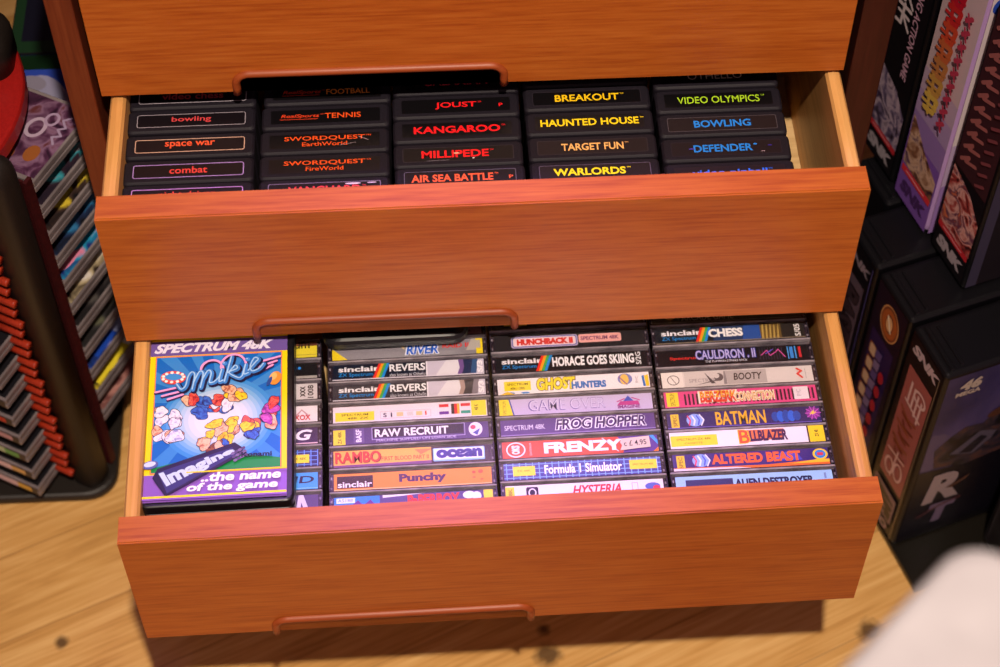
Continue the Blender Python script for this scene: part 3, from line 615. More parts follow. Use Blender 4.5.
a = card('#9fc8f0').rect(-45, -Y, -14, 3.4, '#3a3a68').text('ALIEN DESTROYER', -13, -3.4, 39, 2.6, '#1a1c4a', 0.05).rect(46, 0, 47.4, 4, '#7a90c0')
tape(C4, .0290, a, 'cassette with pale blue spine and half-hidden dark capitals, rightmost column')
for i, (x, y, art, label) in enumerate(TAPES):
    r = cassette(x, y, art, label, random.uniform(-0.004, 0.004))
    if i == FRZ:
        s = Art(0.02, 0.6); s.poly([(26, -4.8), (46.4, -3.0), (46, 5.6), (27.6, 4.4), (26.4, 1.6), (27.6, -1)], '#cdbab2').text('c £ 4.95', 29, -1.8, 44, 2.4, '#3a3038', 0.01, rot=3)
        st = s.build('price_sticker', r, Tr((0, 0.0, TH+0.0001))); st['label'] = 'grey paper price sticker'

# ================================================================= boxed game lying on the cassettes
BXZ0, BXZ1 = TZ+0.0002, -0.1432
def big_case(name, x0, x1, y0, y1, rot=0):
    r = empty(name, M3 @ Tr(((x0+x1)/2, (y0+y1)/2, BXZ0)) @ Matrix.Rotation(rot, 4, 'Z'))
    w, l, h = (x1-x0)/2, (y1-y0)/2, BXZ1-BXZ0
    return r, w, l, h
r, w, l, h = big_case('boxed_game', 0.0100, 0.1087, 0.0312, 0.1700)
tag(r, 'black game box with bright blue picture sleeve lying face up in the lower drawer', 'game box')
bm = bmesh.new()
p = rrect(-w, w, -l, l, 0.005)
slab(bm, p, 0, h*0.47, 0.0012); slab(bm, p, h*0.5, h, 0.0014); slab(bm, inset(p, 0.0012), h*0.45, h*0.52, 0.0002)
obj('shell', bm, BLACKP, r)
a = Art(0.012, 0.3)
sw, sl = 46.6, 65.6         # half width and half length of the sleeve, mm
ax = -2.4
YEL = '#f4d416'; PUR = '#8a5cc0'
a.rect(-sw, -sl, sw, sl, PUR); a.rect(-sw, sl-4.5, sw, sl, YEL)
a.rect(-sw, sl-16.5, sw, sl-4.5, '#6f55a0')
a.text('SPECTRUM 48K', -sw+2.5, sl-14.2, sw-9, sl-6.4, '#e6dcf4', 0.05, 0.35)
a.rect(-sw, -sl+20.5, sw, sl-16.5, YEL)
a.rect(-sw+3.8, -sl+21.2, sw-3.4, sl-16.8, '#f0884a')
X0, X1, Y0, Y1 = -sw+4.6, sw-4.2, -sl+22.2, sl-17.8
a.rect(X0, Y0, X1, Y1, '#1668c8')
random.seed(3)
cx, cy = 0, 8
for k in range(18):     # sun rays on the blue ground, clipped to the picture
    t0 = 2*math.pi*k/18+0.1; t1 = t0+0.17
    def hit(t):
        dx, dy = math.cos(t), math.sin(t)
        m = min([v for v in (((X1-cx)/dx if dx > 0 else (X0-cx)/dx) if abs(dx) > 1e-6 else 1e9, ((Y1-cy)/dy if dy > 0 else (Y0-cy)/dy) if abs(dy) > 1e-6 else 1e9)])
        return (cx+dx*m, cy+dy*m)
    a.poly([(cx, cy), hit(t0), hit(t1)], '#3a86d8')
for k, (rx, ry, c) in enumerate(((38, 34, '#3f8ede'), (35, 31, '#5a9ce4'), (32, 28.5, '#78aee8'), (29, 26, '#94bcec'), (26, 23.5, '#adc8ee'), (23, 21, '#c0cff0'), (20, 18.5, '#d0d6f2'), (16, 15, '#dcdcf4'))):
    a.ell(1, -4, rx, min(ry, -4-Y0), c, 36)
# green ground
a.poly([(X0, Y0), (X1, Y0), (X1, Y0+7)] + [(X1-(X1-X0)*t, Y0+7+6*math.sin(math.pi*t)-t*4) for t in (i/12 for i in range(13))], '#1f8a48')
# loose painterly patches of colour in place of the figures
def dab(key, cs, sc_=230): return art_noise('dab_' + key, cs, sc_)
WHT = dab('white', ['#8f8fd0', '#dcd8f0', '#efeaf8', '#c8b8dc']); SKN = dab('skin', ['#a85a48', '#e8a888', '#f0c4a8', '#d08068']); YLW = dab('yellow', ['#b07a10', '#f0c010', '#f4d838', '#e09a18'])
BLU = dab('blue', ['#14266a', '#2a50b8', '#3f78d8', '#2038a0']); RED = dab('red', ['#7a1a28', '#d03838', '#e86a58', '#b02838']); MAG = dab('magenta', ['#6a1a70', '#b03aa8', '#d868c8']); BRN = dab('brown', ['#4a2414', '#8a4a24', '#b0703a'])
def patch(x, y, rx, ry, c, rot=0.0, seed=0):
    """an irregular patch with a dark rim"""
    rn = random.Random(seed + int(x*7 + y*13)); k = 22; ph = [rn.uniform(0, 6.28) for _ in range(3)]
    P = []
    for q in range(k):
        t = 2*math.pi*q/k; r = 1 + 0.14*math.sin(2*t+ph[0]) + 0.12*math.sin(3*t+ph[1]) + 0.08*math.sin(5*t+ph[2])
        u, v = rx*r*math.cos(t), ry*r*math.sin(t); P.append((x+u*math.cos(rot)-v*math.sin(rot), y+u*math.sin(rot)+v*math.cos(rot)))
    mx, my = sum(p[0] for p in P)/k, sum(p[1] for p in P)/k
    fan = [(q, (q+1) % k, k) for q in range(k)]
    a.poly([(mx+(p[0]-mx)*1.0+0.35*(1 if p[0] > mx else -1), my+(p[1]-my)*1.0+0.35*(1 if p[1] > my else -1)) for p in P]+[(mx, my)], '#2a2050', fan)
    a.poly(P+[(mx, my)], c, fan)
rz = random.Random(21)
ZONES = [(-32, -8, 9, 17, (WHT, WHT, SKN), 11), (-2, 6, 12, 7, (BLU, BLU, RED, WHT), 9), (1, -15, 14, 9, (YLW, YLW, YLW, SKN), 11), (12, 17, 8, 5, (YLW, SKN), 4), (-16, 12, 4, 3, (SKN, RED), 2),
         (25, -14, 6, 10, (RED, YLW, BLU), 6), (35, -4, 5, 14, (MAG, SKN, RED), 7), (-4, -26, 12, 3, (SKN, BLU, BRN), 4)]
for zx, zy, zw, zh, cs, n in ZONES:
    for k in range(n):
        patch(zx + rz.uniform(-zw, zw)*0.8, zy + rz.uniform(-zh, zh)*0.8, rz.uniform(3.0, 5.6), rz.uniform(3.0, 5.6), cs[k % len(cs)], rz.uniform(0, 3), k)
a.ell(-30, 30, 8.6, 5.4, '#e04a48', 22, -0.1); a.ell(-30, 30.6, 5.8, 2.8, '#3f8fe0', 20, -0.1)
for k in range(11): t = 2*math.pi*k/11; a.ell(-30+7.0*math.cos(t), 30.2+3.9*math.sin(t), 1.2, 1.1, '#f6ecee', 8)
a.ell(38.6, 25.4, 4.0, 5.6, '#e8903c', 20, -0.35); a.ell(37.6, 27, 2.2, 3.2, '#f4b870', 14, -0.35); a.ell(34.8, 23, 1.4, 4, '#2a4a98', 14, -0.4)
# pink hoops, speed bars and the script title
def arc(x, y, rx, ry, t0, t1, wd, c): a.stroke([(x+rx*math.cos(math.radians(t0+(t1-t0)*i/14)), y+ry*math.sin(math.radians(t0+(t1-t0)*i/14))) for i in range(15)], wd, c)
for dx, dy, c, wd in ((0.9, -0.9, '#2a2050', 2.0), (0, 0, '#f0a0dc', 1.6)):
    arc(-4+dx, 35+dy, 7.5, 7.5, 190, -10, wd, c); arc(10.5+dx, 37+dy, 8.5, 9.5, 200, -30, wd, c)
for x0, y0, L in ((-44+2.5, 18.6, 16), (-37, 15.4, 14), (-33, 12.4, 10)):
    a.stroke([(x0, y0-0.8), (x0+L, y0+3.4-0.8)], 2.0, '#3a2460'); a.stroke([(x0, y0), (x0+L, y0+3.4)], 1.5, '#f0a0dc')
for x0, y0, L in ((26, 38.6, 16), (27.6, 35.0, 12), (29, 31.8, 8)):
    a.stroke([(x0, y0-0.8), (x0+L, y0+4.4-0.8)], 2.0, '#3a2460'); a.stroke([(x0, y0), (x0+L, y0+4.4)], 1.5, '#f0a0dc')
SCR = [[(-27, 24), (-24, 19.5), (-21, 22), (-19.5, 29.5), (-17, 33), (-15, 30), (-16.5, 19)], [(-15.4, 25), (-12, 33), (-9.4, 31), (-11, 20)], [(-10, 26), (-6.4, 33.4), (-4, 31.6), (-5, 24), (-2, 24)],
       [(-2, 24), (1.4, 28), (3, 34), (1.4, 24.6), (4, 25)], [(5, 24), (9.4, 44), (7, 31), (12, 36.6), (13.4, 34), (8, 31), (14.4, 26.4), (17, 28)], [(17, 28), (19, 37), (18, 29.4), (21, 30)],
       [(21, 32), (25.4, 38), (27.6, 41), (25, 42), (22.4, 36), (23.4, 31.4), (28, 33), (31, 37)]]
def smoothp(P):
    out = []
    for i in range(len(P)-1):
        p0, p1, p2, p3 = P[max(i-1, 0)], P[i], P[i+1], P[min(i+2, len(P)-1)]
        for k in range(6):
            t = k/6
            out.append(tuple(0.5*(2*p1[j]+(p2[j]-p0[j])*t+(2*p0[j]-5*p1[j]+4*p2[j]-p3[j])*t*t+(3*p1[j]-p0[j]-3*p2[j]+p3[j])*t**3) for j in (0, 1)))
    return out + [P[-1]]
for dx, dy, wd, c in ((0.8, -0.9, 4.4, '#1a1c48'), (0, 0, 3.0, '#3f86e0'), (-0.5, 0.5, 0.9, '#a8d0fa')):
    for s in SCR: a.stroke([(x+dx, y+dy) for x, y in smoothp(s)], wd, c)
    if wd < 4: a.ell(4.4+dx, 39+dy, wd*0.6, wd*0.6, c, 12); a.ell(20+dx, 41.5+dy, wd*0.6, wd*0.6, c, 12)
# slanted key-shaped logo along the lower left
def lg(u, v): return (-44.5 + u*0.84 - v*0.28, -41.5 - 0.0 + u*0.46 + v*0.62)
c30 = math.cos(math.radians(29)); s30 = math.sin(math.radians(29))
LG = lambda u, v: (-30.5 + u*c30 - v*s30*0.9, -60.5 + u*s30 + v*c30*0.9)
a.poly([LG(-2, -2), LG(54, 0), LG(58, 4), LG(55, 12), LG(3, 22), LG(-3, 17)], '#2a2448')
a.poly([LG(0, 0), LG(52, 2.4), LG(52, 9), LG(2, 19)], '#3c3a78')
a.ell(-42.4, -38.6, 5.4, 3.2, '#5a62a8', 16, 0.2); a.ell(-42.6, -38.0, 4.0, 2.0, '#c8d4f6', 14, 0.2)
V, F = text_polys('Imagine', 0.05, 0.0)
a.poly([LG(2 + u*50, (1.4 + u*1.8) + v*(16.5 - u*10.5)) for u, v in V], '#c4d4f8', F)
for i in range(4):
    for k in range(3): a.ell(*LG(49+i*2.6+k*0.5, -1.8+k*3.0), 1.5, 1.1, '#5a4a78' if (i+k) % 2 else '#7a6898', 10, 0.5)
a.text('Konami', 17, -36.2, 37, -32.4, '#161a30', 0.03)
a.rect(-sw+28, -sl+19.4, sw, -sl+20.4, YEL)
a.rect(-sw, -sl, sw, -sl+1.4, PUR); a.rect(-sw, -sl+1.4, sw, -sl+3.0, YEL)
a.text('..the name', -9, -53.5, 43, -46.6, '#f6f0fc', 0.035, 0.15)
a.text('of the game', -18, -62.0, 41, -54.2, '#f6f0fc', 0.035, 0.15)
a.build('sleeve_picture', r, Tr((-0.0012, 0.0000, h)) @ Matrix.Diagonal((0.985, 1, 1, 1)))

# ---- second black case lying open-edge forward on the second column
BX1 = -0.1325
r = empty('black_plastic_case', M3 @ Tr((0.1768, 0.2285, TZ+0.0002)))
tag(r, 'black plastic case with rounded corners lying under the finger notch', 'plastic case')
w, l, h = 0.0500, 0.0705, BX1-TZ-0.0002
bm = bmesh.new(); p = rrect(-w, w, -l, l, 0.011, 6)
slab(bm, p, 0, h*0.42, 0.0035); p2 = [(x, max(y, -l+0.0065)) for x, y in rrect(-w+0.001, w-0.001, -l+0.0065, l, 0.011, 6)]
slab(bm, p2, h*0.40, h*0.72, 0.003); slab(bm, rrect(-w+0.001, w-0.001, -l+0.0115, l, 0.010, 6), h*0.70, h, 0.003)
obj('shell', bm, BLACKP, r)
a = Art(0.02, 0.35); a.rect(-44, -54, 44, 64, '#8a74a8').rect(-44, -54, -24, -49, '#b0706a').rect(-44, -54, -38, -49, '#5a8090').rect(-16, -53, 26, -49.4, '#a890c4').rect(10, -53, 36, -49.2, '#1f1a24').rect(-44, -48.6, 44, -20, '#6a5a90')
a.build('sleeve_picture', r, Tr((0, -0.003, h)))

# ================================================================= rotating rack at the left edge
U = Vector((0.47, 0.883, 0)); V_ = Vector((-0.883, 0.47, 0))
RO = Matrix(((U.x, V_.x, 0, -0.0733), (U.y, V_.y, 0, -0.0249), (0, 0, 1, ZF), (0, 0, 0, 1))) @ Matrix.Scale(1.085, 4)   # local axes: u, v, z
RACK = empty('media_rack', RO)
tag(RACK, 'tall black and red rack holding clear game cases at the left picture edge', 'rack')
bm = bmesh.new()
bp = rrect(-0.30, -0.0590, -0.033, 0.110, 0.024, 6)
slab(bm, bp, ZF, ZF+0.010, 0.003)
inv = RO.inverted()
obj('base', bm, BLACKM, RACK, mat4=inv)
bm = bmesh.new()
def capsule_post(bm, u0, u1, v0, v1, z0, z1, r):
    p = rrect(u0, u1, v0, v1, r, 6)
    rings = [[(x, y, z0) for x, y in p], [(x, y, z1-0.014) for x, y in p]]
    for t in (0.25, 0.5, 0.75, 0.93):
        rings.append([(x, y, z1-0.014+0.014*math.sin(t*math.pi/2)) for x, y in inset(p, (1-math.cos(t*math.pi/2))*0.0085)])
    loft(bm, rings)
capsule_post(bm, -0.004, 0.0195, -0.001, 0.024, 0.009, 0.365, 0.0095)
obj('post', bm, BLACKM, RACK, smooth=True)
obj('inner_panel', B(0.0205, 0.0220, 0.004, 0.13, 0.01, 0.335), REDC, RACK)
for k in range(24):       # red ribs on the camera side
    z = 0.030 + k*0.0115
    bm = bmesh.new(); tube(bm, [(-0.0075, (0.0135, 0.0160)[k % 2], z), (-0.0075, (0.0145, 0.0170)[k % 2], z), (-0.0075, 0.034, z+0.0002)], 0.0029, n=10)
    for f in bm.faces: f.smooth = True
    obj('rib', bm, REDRIB, RACK)
bm = bmesh.new()
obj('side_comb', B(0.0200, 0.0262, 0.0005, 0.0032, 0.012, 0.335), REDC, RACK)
bm = bmesh.new()
pc = [(-0.1813 + 0.1135*math.cos(2*math.pi*i/48), 0.0603 + 0.1135*math.sin(2*math.pi*i/48)) for i in range(48)]
slab(bm, pc, -0.0743, -0.0580, 0.003)
obj('top_plate', bm, REDP, RACK, mat4=inv, smooth=False)
bm = bmesh.new()
p = rrect(-0.135, -0.0765, 0.072, 0.118, 0.015, 6)
rings = [[(x, y, -0.058) for x, y in p], [(x, y, -0.038) for x, y in p]] + [[(x, y, -0.038+0.012*math.sin(t*1.57)) for x, y in inset(p, 0.012*(1-math.cos(t*1.57)))] for t in (0.3, 0.6, 0.9)]
loft(bm, rings); obj('cap', bm, BLACKM, RACK, mat4=inv, smooth=True)
# --- the cases in the rack: each one a thing of its own
EDGE = speckle('clear_case_edge', '#655c5e', '#7c7273', 40, 0.25, 0.6)
def rack_case(u0, u1, v0, v1, z, t, tops, spine, label, group):
    r = empty('game_case', RO @ Tr(((u0+u1)/2, (v0+v1)/2, z)))
    tag(r, label, 'game case', group)
    w, l = (u1-u0)/2, (v1-v0)/2
    bm = bmesh.new(); box(bm, -w, w, -l, l, 0, t*0.45, 0, 0.0006, 1); box(bm, -w+0.0003, w-0.0003, -l+0.0003, l-0.0003, t*0.5, t, 0, 0.0006, 1); box(bm, -w+0.001, w-0.001, -l+0.001, l-0.001, t*0.4, t*0.55)
    obj('shell', bm, EDGE, r)
    a = Art(0.03, 0.3)
    for q in tops:
        getattr(a, q[0])(*q[1:])
    a.build('cover_card', r, Tr((0, 0, t)))
    if spine:
        s = Art(0.03, 0.4)
        for q in spine: getattr(s, q[0])(*q[1:])
        # spine plane faces -u: x runs along -v, y up
        m = Matrix(((0, 0, -1, -w), (-1, 0, 0, 0), (0, 1, 0, t*0.5), (0, 0, 0, 1)))
        s.build('spine_card', r, m)
GF = 'clear cases on the near side of the rack'
GS = 'clear cases on the cabinet side of the rack'
fc = [('#c9aeb4', '#c8a040'), ('#d0b4b8', '#c8a060'), ('#a8b890', '#5a9a50'), ('#d8a8a8', '#b08890'), ('#d03a2c', '#b02a20'), ('#3a3640', '#2a2a30'), ('#5a8ac0', '#3a5a90'), ('#c8b8b0', '#706868')]
fl = ['clear game case with pinkish spine, lowest on the near side of the rack', 'clear game case with pink spine ending in tan, second from the rack base',
      'clear game case with greenish spine, third from the rack base', 'clear game case with dusty rose spine, fourth from the rack base',
      'clear game case with bright red spine on the near side of the rack', 'clear game case with dark spine just above the red-spined one in the rack',
      'clear game case with blue spine near the top of the visible near side', 'clear game case with pale spine, uppermost on the near side of the rack']
for k in range(8):
    z = 0.0235 + k*0.0230
    c1, c2 = fc[k]
    rack_case(-0.032, 0.0195, 0.027, 0.145, z, 0.0098, [('rect', -23.4, -57, 23.4, 57.5, '#17161a')],
              [('rect', -57, -4.2, 57.4, 4.0, '#2a2528'), ('rect', -57, -3.6, 40, 3.4, c1), ('rect', 40, -3.0, 52, 2.8, c2)], fl[k], GF)
sc_cols = [
 ('dark purple cover with pale and orange art', ['#2a1428', '#4a2842', '#7a5a74', '#5a2c30']),
 ('teal and red cover', ['#1a1420', '#2a1c28', '#2f8a98', '#a03a38']),
 ('black and yellow cover', ['#141014', '#3a2a24', '#c8b030', '#5a4a40']),
 ('dark blue cover with grey specks', ['#101018', '#1a2848', '#2a6a98', '#4a4448']),
 ('turquoise, blue and pink cover', ['#182a70', '#2088b0', '#d07a98', '#203890']),
 ('brown cover with cream patch', ['#2a1e18', '#a89878', '#d0c8c0', '#3a2e28']),
 ('charcoal cover', ['#141214', '#242022', '#4a4644', '#1c1a1c']),
 ('slate cover with olive fleck', ['#1a1818', '#2c2a2c', '#5a5a48', '#201c20']),
 ('royal blue cover', ['#12204a', '#1c3c98', '#8a8ab8', '#14182c']),
 ('yellow and white cover', ['#2a2418', '#d0b828', '#e0d040', '#d8d0c8']),
 ('speckled red-brown cover', ['#4a2a28', '#8a4a48', '#a87870', '#5a3030']),
]
pos = ['topmost', 'second from the top', 'third from the top', 'fourth from the top', 'fifth from the top', 'sixth from the top', 'seventh from the top', 'eighth from the top', 'fourth from the bottom', 'third from the bottom', 'second from the bottom']
for k, (nm, cs) in enumerate(sc_cols):
    z = 0.3195 - k*0.0258
    m = art_noise('printed_cover_%d' % k, cs, 34 if k else 60)
    tops = [('rect', -31, -57, 31, 57.5, m)]
    if k == 0:
        tops += [('ring', 6, -34, 9, 7, 2.6, '#a894a8'), ('ring', 16, -40, 6, 5, 2.0, '#9c86a0'), ('ell', -14, -44, 7, 5, '#8a5028'), ('ell', -20, -30, 6, 4, '#84481f'), ('stroke', [(-2, -52), (3, -48), (6, -53), (10, -48), (13, -52), (18, -47), (22, -51)], 1.6, '#94829c')]
    if k == 4: tops += [('ell', -14, -50, 12, 4, '#d07a98'), ('ell', 8, -48, 16, 5, '#2088b0')]
    if k == 9: tops += [('rect', -26, -56, 12, -48, '#d8c430'), ('rect', 13, -56, 24, -48, '#d8d4d0')]
    if k == 8: tops += [('rect', -20, -56, 4, -47, '#1c40a0'), ('rect', 5, -56, 28, -48, '#8a90b8')]
    rack_case(0.0265, 0.095, 0.0005, 0.118, z, 0.0100, tops, None, 'clear case with %s, %s beside the cabinet' % (nm, pos[k]), GS)

# ---- carton behind the rack, against the cabinet side
def carton(name, mat4, w, d, h, bm_mat, r=0.002):
    e = empty(name, mat4)
    bm = bmesh.new(); box(bm, 0, w, 0, d, 0, h, 0, r, 2)
    obj('shell', bm, bm_mat, e); return e
gb = carton('picture_carton', Tr((-0.1017, 0.160, ZF)), 0.0755, 0.21, 0.3214, flat('#08080f', 0.5))
tag(gb, 'dark carton with green edges and blue picture front between rack and cabinet', 'carton')
a = Art(0.05, 0.5); a.rect(1, 1, 57, 199, '#12301a').rect(7, 12, 57, 194, '#0a0b1c').ell(40, 40, 10, 16, '#3a2430')
a.build('top_print', gb, Tr((0, 0, 0.3214)) @ Matrix.Diagonal((1.25, 1.05, 1, 1)))
a = Art(0.05, 0.5); a.rect(1, 1, 57, 275, '#3a58d0').rect(1, 262, 57, 275, '#12301a')
a.ell(16, 235, 13, 22, '#b8b4d8').ell(26, 222, 11, 11, '#c090c8').ell(24, 221, 6, 6, '#4a4460').ell(44, 232, 7, 7, '#6a5a98').ell(10, 250, 8, 7, '#a8a0b8').ell(40, 210, 14, 6, '#3a3848')
a.build('front_print', gb, Matrix(((1, 0, 0, 0), (0, 0, -1, 0), (0, 1, 0, 0), (0, 0, 0, 1))) @ Matrix.Diagonal((1.25, 1.162, 1, 1)))

# ================================================================= big boxed games at the right
RA = math.atan2(-0.952, 0.307)
Rv = Vector((math.cos(RA), math.sin(RA), 0)); Mv = Vector((-math.sin(RA), math.cos(RA), 0))
BT = ZF + 0.0062; KB = 1.085
bm = bmesh.new()
bd = [(0.5774, -0.150), (0.82, -0.072), (0.82, 0.30), (0.513, 0.30), (0.513, 0.0497)]
slab(bm, bd, ZF, BT, 0.0012)
o = obj('shelf_board', bm, flat('#16130f', 0.22, 0.5)); tag(o, 'low black board on the floor under the boxed games at the right', 'board')
def snk_box(near, z0, w, h, depth, shell, label, spine, cover=None, group=None, ridge=True, round_=0.004):
    w, h, depth = w*KB, h*KB, depth*KB
    org = Vector((near[0], near[1], 0)) - Rv*w
    m = Matrix.Translation((org.x, org.y, z0)) @ Matrix.Rotation(RA, 4, 'Z')
    e = empty('boxed_game', m); tag(e, label, 'game box', group)
    bm = bmesh.new(); box(bm, 0, w, 0, depth, 0, h, 0, round_, 3)
    if ridge:   # raised clamshell ridges along the top near the spine
        box(bm, 0.004, w-0.004, 0.006, 0.010, h-0.001, h+0.0016, 0, 0.0008, 1)
        box(bm, 0.006, w-0.006, 0.015, 0.0175, h-0.001, h+0.0012, 0, 0.0005, 1)
    obj('shell', bm, shell, e)
    sm = Matrix(((1, 0, 0, 0), (0, 0, -1, 0.0), (0, 1, 0, 0), (0, 0, 0, 1)))
    s = Art(0.06, 0.35); spine(s, w*1000/KB, h*1000/KB); s.build('spine_card', e, sm @ Matrix.Scale(KB, 4))
    if cover:
        cm = Matrix(((0, 0, 1, w), (1, 0, 0, 0), (0, 1, 0, 0), (0, 0, 0, 1)))
        c = Art(0.06, 0.35); cover(c, depth*1000/KB, h*1000/KB); c.build('cover_picture', e, cm @ Matrix.Scale(KB, 4))
    return e
BK = flat('#08070b', 0.4, 0.3)
GL = 'boxed games standing on the low board at the right'
GU = 'boxed games on top of the lower boxes at the right'
def near_of(i): return Vector((0.5650, -0.1090, 0)) - Rv*0.0523*i
def sp_base(s, w, h, bg='#141015'): s.rect(3.4, 3.4, w-3.4, h-3.4, bg)
def sp1(s, w, h):
    sp_base(s, w, h); s.text('SNK', 8, h-22, w-6, h-13, '#8a7c8a', 0.05, 0.2)
    s.rect(7, 45, w-9, h-34, '#5a4a58').text('BASEBALL', 9, 52, w-11, h-44, '#12080c', 0.09, rot=-90).text('BASEBALL', 10, 54, w-12, h-46, '#3a2c34', 0.03, rot=-90)
    s.rect(w-4.2, 10, w-3.5, h-6, '#5a5090')
def sp2(s, w, h):
    sp_base(s, w, h, '#1a1222'); s.rect(8, 30, w-8, h-50, '#2a1c48')
    s.ell(w/2+2, h-28, 12, 17, '#7a4028', 24).ring(w/2+2, h-28, 12, 17, 1.2, '#c08a58', 26).ring(w/2+2, h-28, 9.5, 13.5, 4.5, '#a85a2c', 26).ell(w/2+2, h-28, 4, 7, '#d8a878').stroke([(w/2-1, h-22), (w/2+5, h-34)], 2, '#e8d8c0')
    for k in range(8):
        y = h-64-k*16; s.rr(10, y-12, 19, y+1, 2, '#8a4a20').rr(11, y-11, 18.4, y, 2, '#c0a488')
    for k in range(12): s.poly([(20, h-62-k*11), (28, h-60-k*11), (27, h-70-k*11), (20, h-71-k*11)], '#7a6890' if k % 2 else '#5a4a80')
    for k in range(5): s.ell(33-k*0.3, h-80-k*17, 3.6, 6, '#a02030')
def sp3(s, w, h):
    sp_base(s, w, h); s.text('SNK', 6, h-19, w-5, h-9, '#b8a4ac', 0.06, 0.25)
    s.rect(8, 55, w-7, h-32, '#9a5552')
    for k in range(4): s.rect(15+k*5, 150-k*3, 17.2+k*5, 172-k*2, '#d0b0b0')
    s.ring(28, 166, 8, 7, 2.2, '#d0b0b0').stroke([(14, 150), (34, 146)], 2.2, '#d0b0b0')
    for k in range(9):
        y = 140-k*5.5; s.stroke([(12+(k % 3)*3, y), (22, y-5+(k % 2)*4), (32-(k % 2)*4, y-2)], 1.8, '#7a3420' if k % 3 else '#8f4a2c')
    s.ring(18, 72, 6, 9, 2, '#d0a8a4').ring(29, 76, 6, 10, 2, '#d0a8a4').stroke([(12, 88), (33, 92)], 2, '#d0a8a4').stroke([(22, 64), (24, 96)], 1.6, '#d0a8a4')
    s.rect(7, 18, w-8, 48, '#7a6068').text('ART', 9, 20, w-10, 46, '#201418', 0.08, rot=-90).text('NEO', 8, 6, w-10, 15, '#8a7078', 0.06, 0.2)
    s.rect(w-4.0, 5, w-3.4, h-6, '#8a7860')
def cover3(c, d, h):
    c.rect(3.4, 4, d-4, h-3.6, art_noise('dusk_sky', ['#17163c', '#1f1c48', '#3a3260', '#544868'], 9)).poly([(3.4, 4), (d-4, 4), (d-4, h-92), (60, h-112), (30, h-122), (3.4, h-118)], '#0e0c16')
    c.poly([(3.4, h-70), (14, h-72), (26, h-86), (26, h-104), (12, h-118), (3.4, h-116)], '#4a4060')
    c.poly([(10, h-92), (20, h-80), (30, h-72), (44, h-74), (58, h-56), (66, h-44), (80, h-48), (96, h-80), (90, h-116), (40, h-124), (14, h-116)], art_noise('dark_figure', ['#0c0a12', '#14121c', '#2a2230', '#4a2e2a'], 45))
    c.poly([(24, h-104), (44, h-84), (58, h-90), (56, h-98), (44, h-112)], '#4a4456').poly([(32, h-106), (46, h-90), (52, h-95), (42, h-110)], '#1a1722').ell(54, h-64, 9, 5, '#4a2c22', 14, 0.4)
    c.text('46', 14, h-22, 30, h-10, '#a89a90', 0.07, 0.1).text('MEGA', 12, h-28, 31, h-23, '#a89a90', 0.05)
    c.text('R', 14, h-166, 44, h-128, '#8a7c82', 0.05, 0.1).text('T', 22, h-196, 44, h-170, '#62546e', 0.08, 0.1).stroke([(14, h-182), (30, h-174), (46, h-170)], 2.6, '#4a282e').poly([(30, h-150), (48, h-140), (46, h-146), (36, h-152)], '#4a3028')
    c.rect(3.4, 4, d-4, 12, '#0c0a10')
def sp4(s, w, h):
    sp_base(s, w, h, '#120e12')
    s.rect(6, 4, 6.6, h-6, '#3a3236')
    for k in range(5): s.stroke([(22+k*3, 18+k*4), (26+k*3, 30+k*5), (30+k*2, 44+k*4)], 1.6, '#e08a28' if k % 2 else '#c05a20')
# lower row
snk_box(near_of(3)+Mv*0.035, BT, 0.0455, 0.215, 0.165, BK, 'black boxed game at the back of the lower row, only its top showing', sp4, None, GL)
snk_box(near_of(2), BT, 0.0455, 0.215, 0.17, BK, 'black boxed game with grey spine panel of tall dark lettering in the lower row', sp1, None, GL)
snk_box(near_of(1), BT, 0.0455, 0.215, 0.17, BK, 'black boxed game with round orange emblem on its spine, middle of the lower row', sp2, None, GL)
snk_box(near_of(0), BT, 0.0455, 0.215, 0.17, BK, 'black boxed game with pink spine panel and bluish cover, frontmost of the lower row', sp3, cover3, GL)
snk_box(near_of(0)+Mv*0.0716+Rv*0.0651, BT, 0.044, 0.19, 0.12, BK, 'black boxed game with orange flame strokes at the right picture edge', sp4, None, GL)
# upper row, standing on the lower boxes
UZ = BT + 0.2352
def bottom_art(s, w, h, nm, cs, logo='#a89aa2', bar='#c02a34', bg='#141015', scl=70):
    s.rect(3.4, 3.4, w-3.4, h-3.4, bg)
    s.poly([(3.4, 30), (w-3.4, 30), (w-3.4, 62), (w*0.6, 76), (3.4, 84)], art_noise(nm, cs, scl))
    s.rr(4, 24.5, w-4, 30, 1.2, bar).stroke([(10, 27.3), (18, 27.6), (26, 27.0), (34, 27.4)], 1.2, '#d88a90')
    s.text('SNK', 7, 9, w-6, 20, logo, 0.07, 0.2)
def upA(s, w, h):
    bottom_art(s, w, h, 'battle_art', ['#2a1c28', '#6a5a78', '#b8a0b0', '#3a2a48'])
    for k in range(5):     # column of large pale characters
        y = 128+k*20
        s.stroke([(9, y+14), (24, y+16)], 3, '#d8c4c8').stroke([(10, y+8), (23, y+9)], 2.6, '#d8c4c8').stroke([(16, y+17), (15, y), (9, y-1)], 2.8, '#d8c4c8').stroke([(17, y+7), (25, y)], 2.6, '#d8c4c8')
    s.text('INTO ROLLING ACTION GAME', 29, 92, 36, 214, '#c89ab0', 0.02, rot=-90)
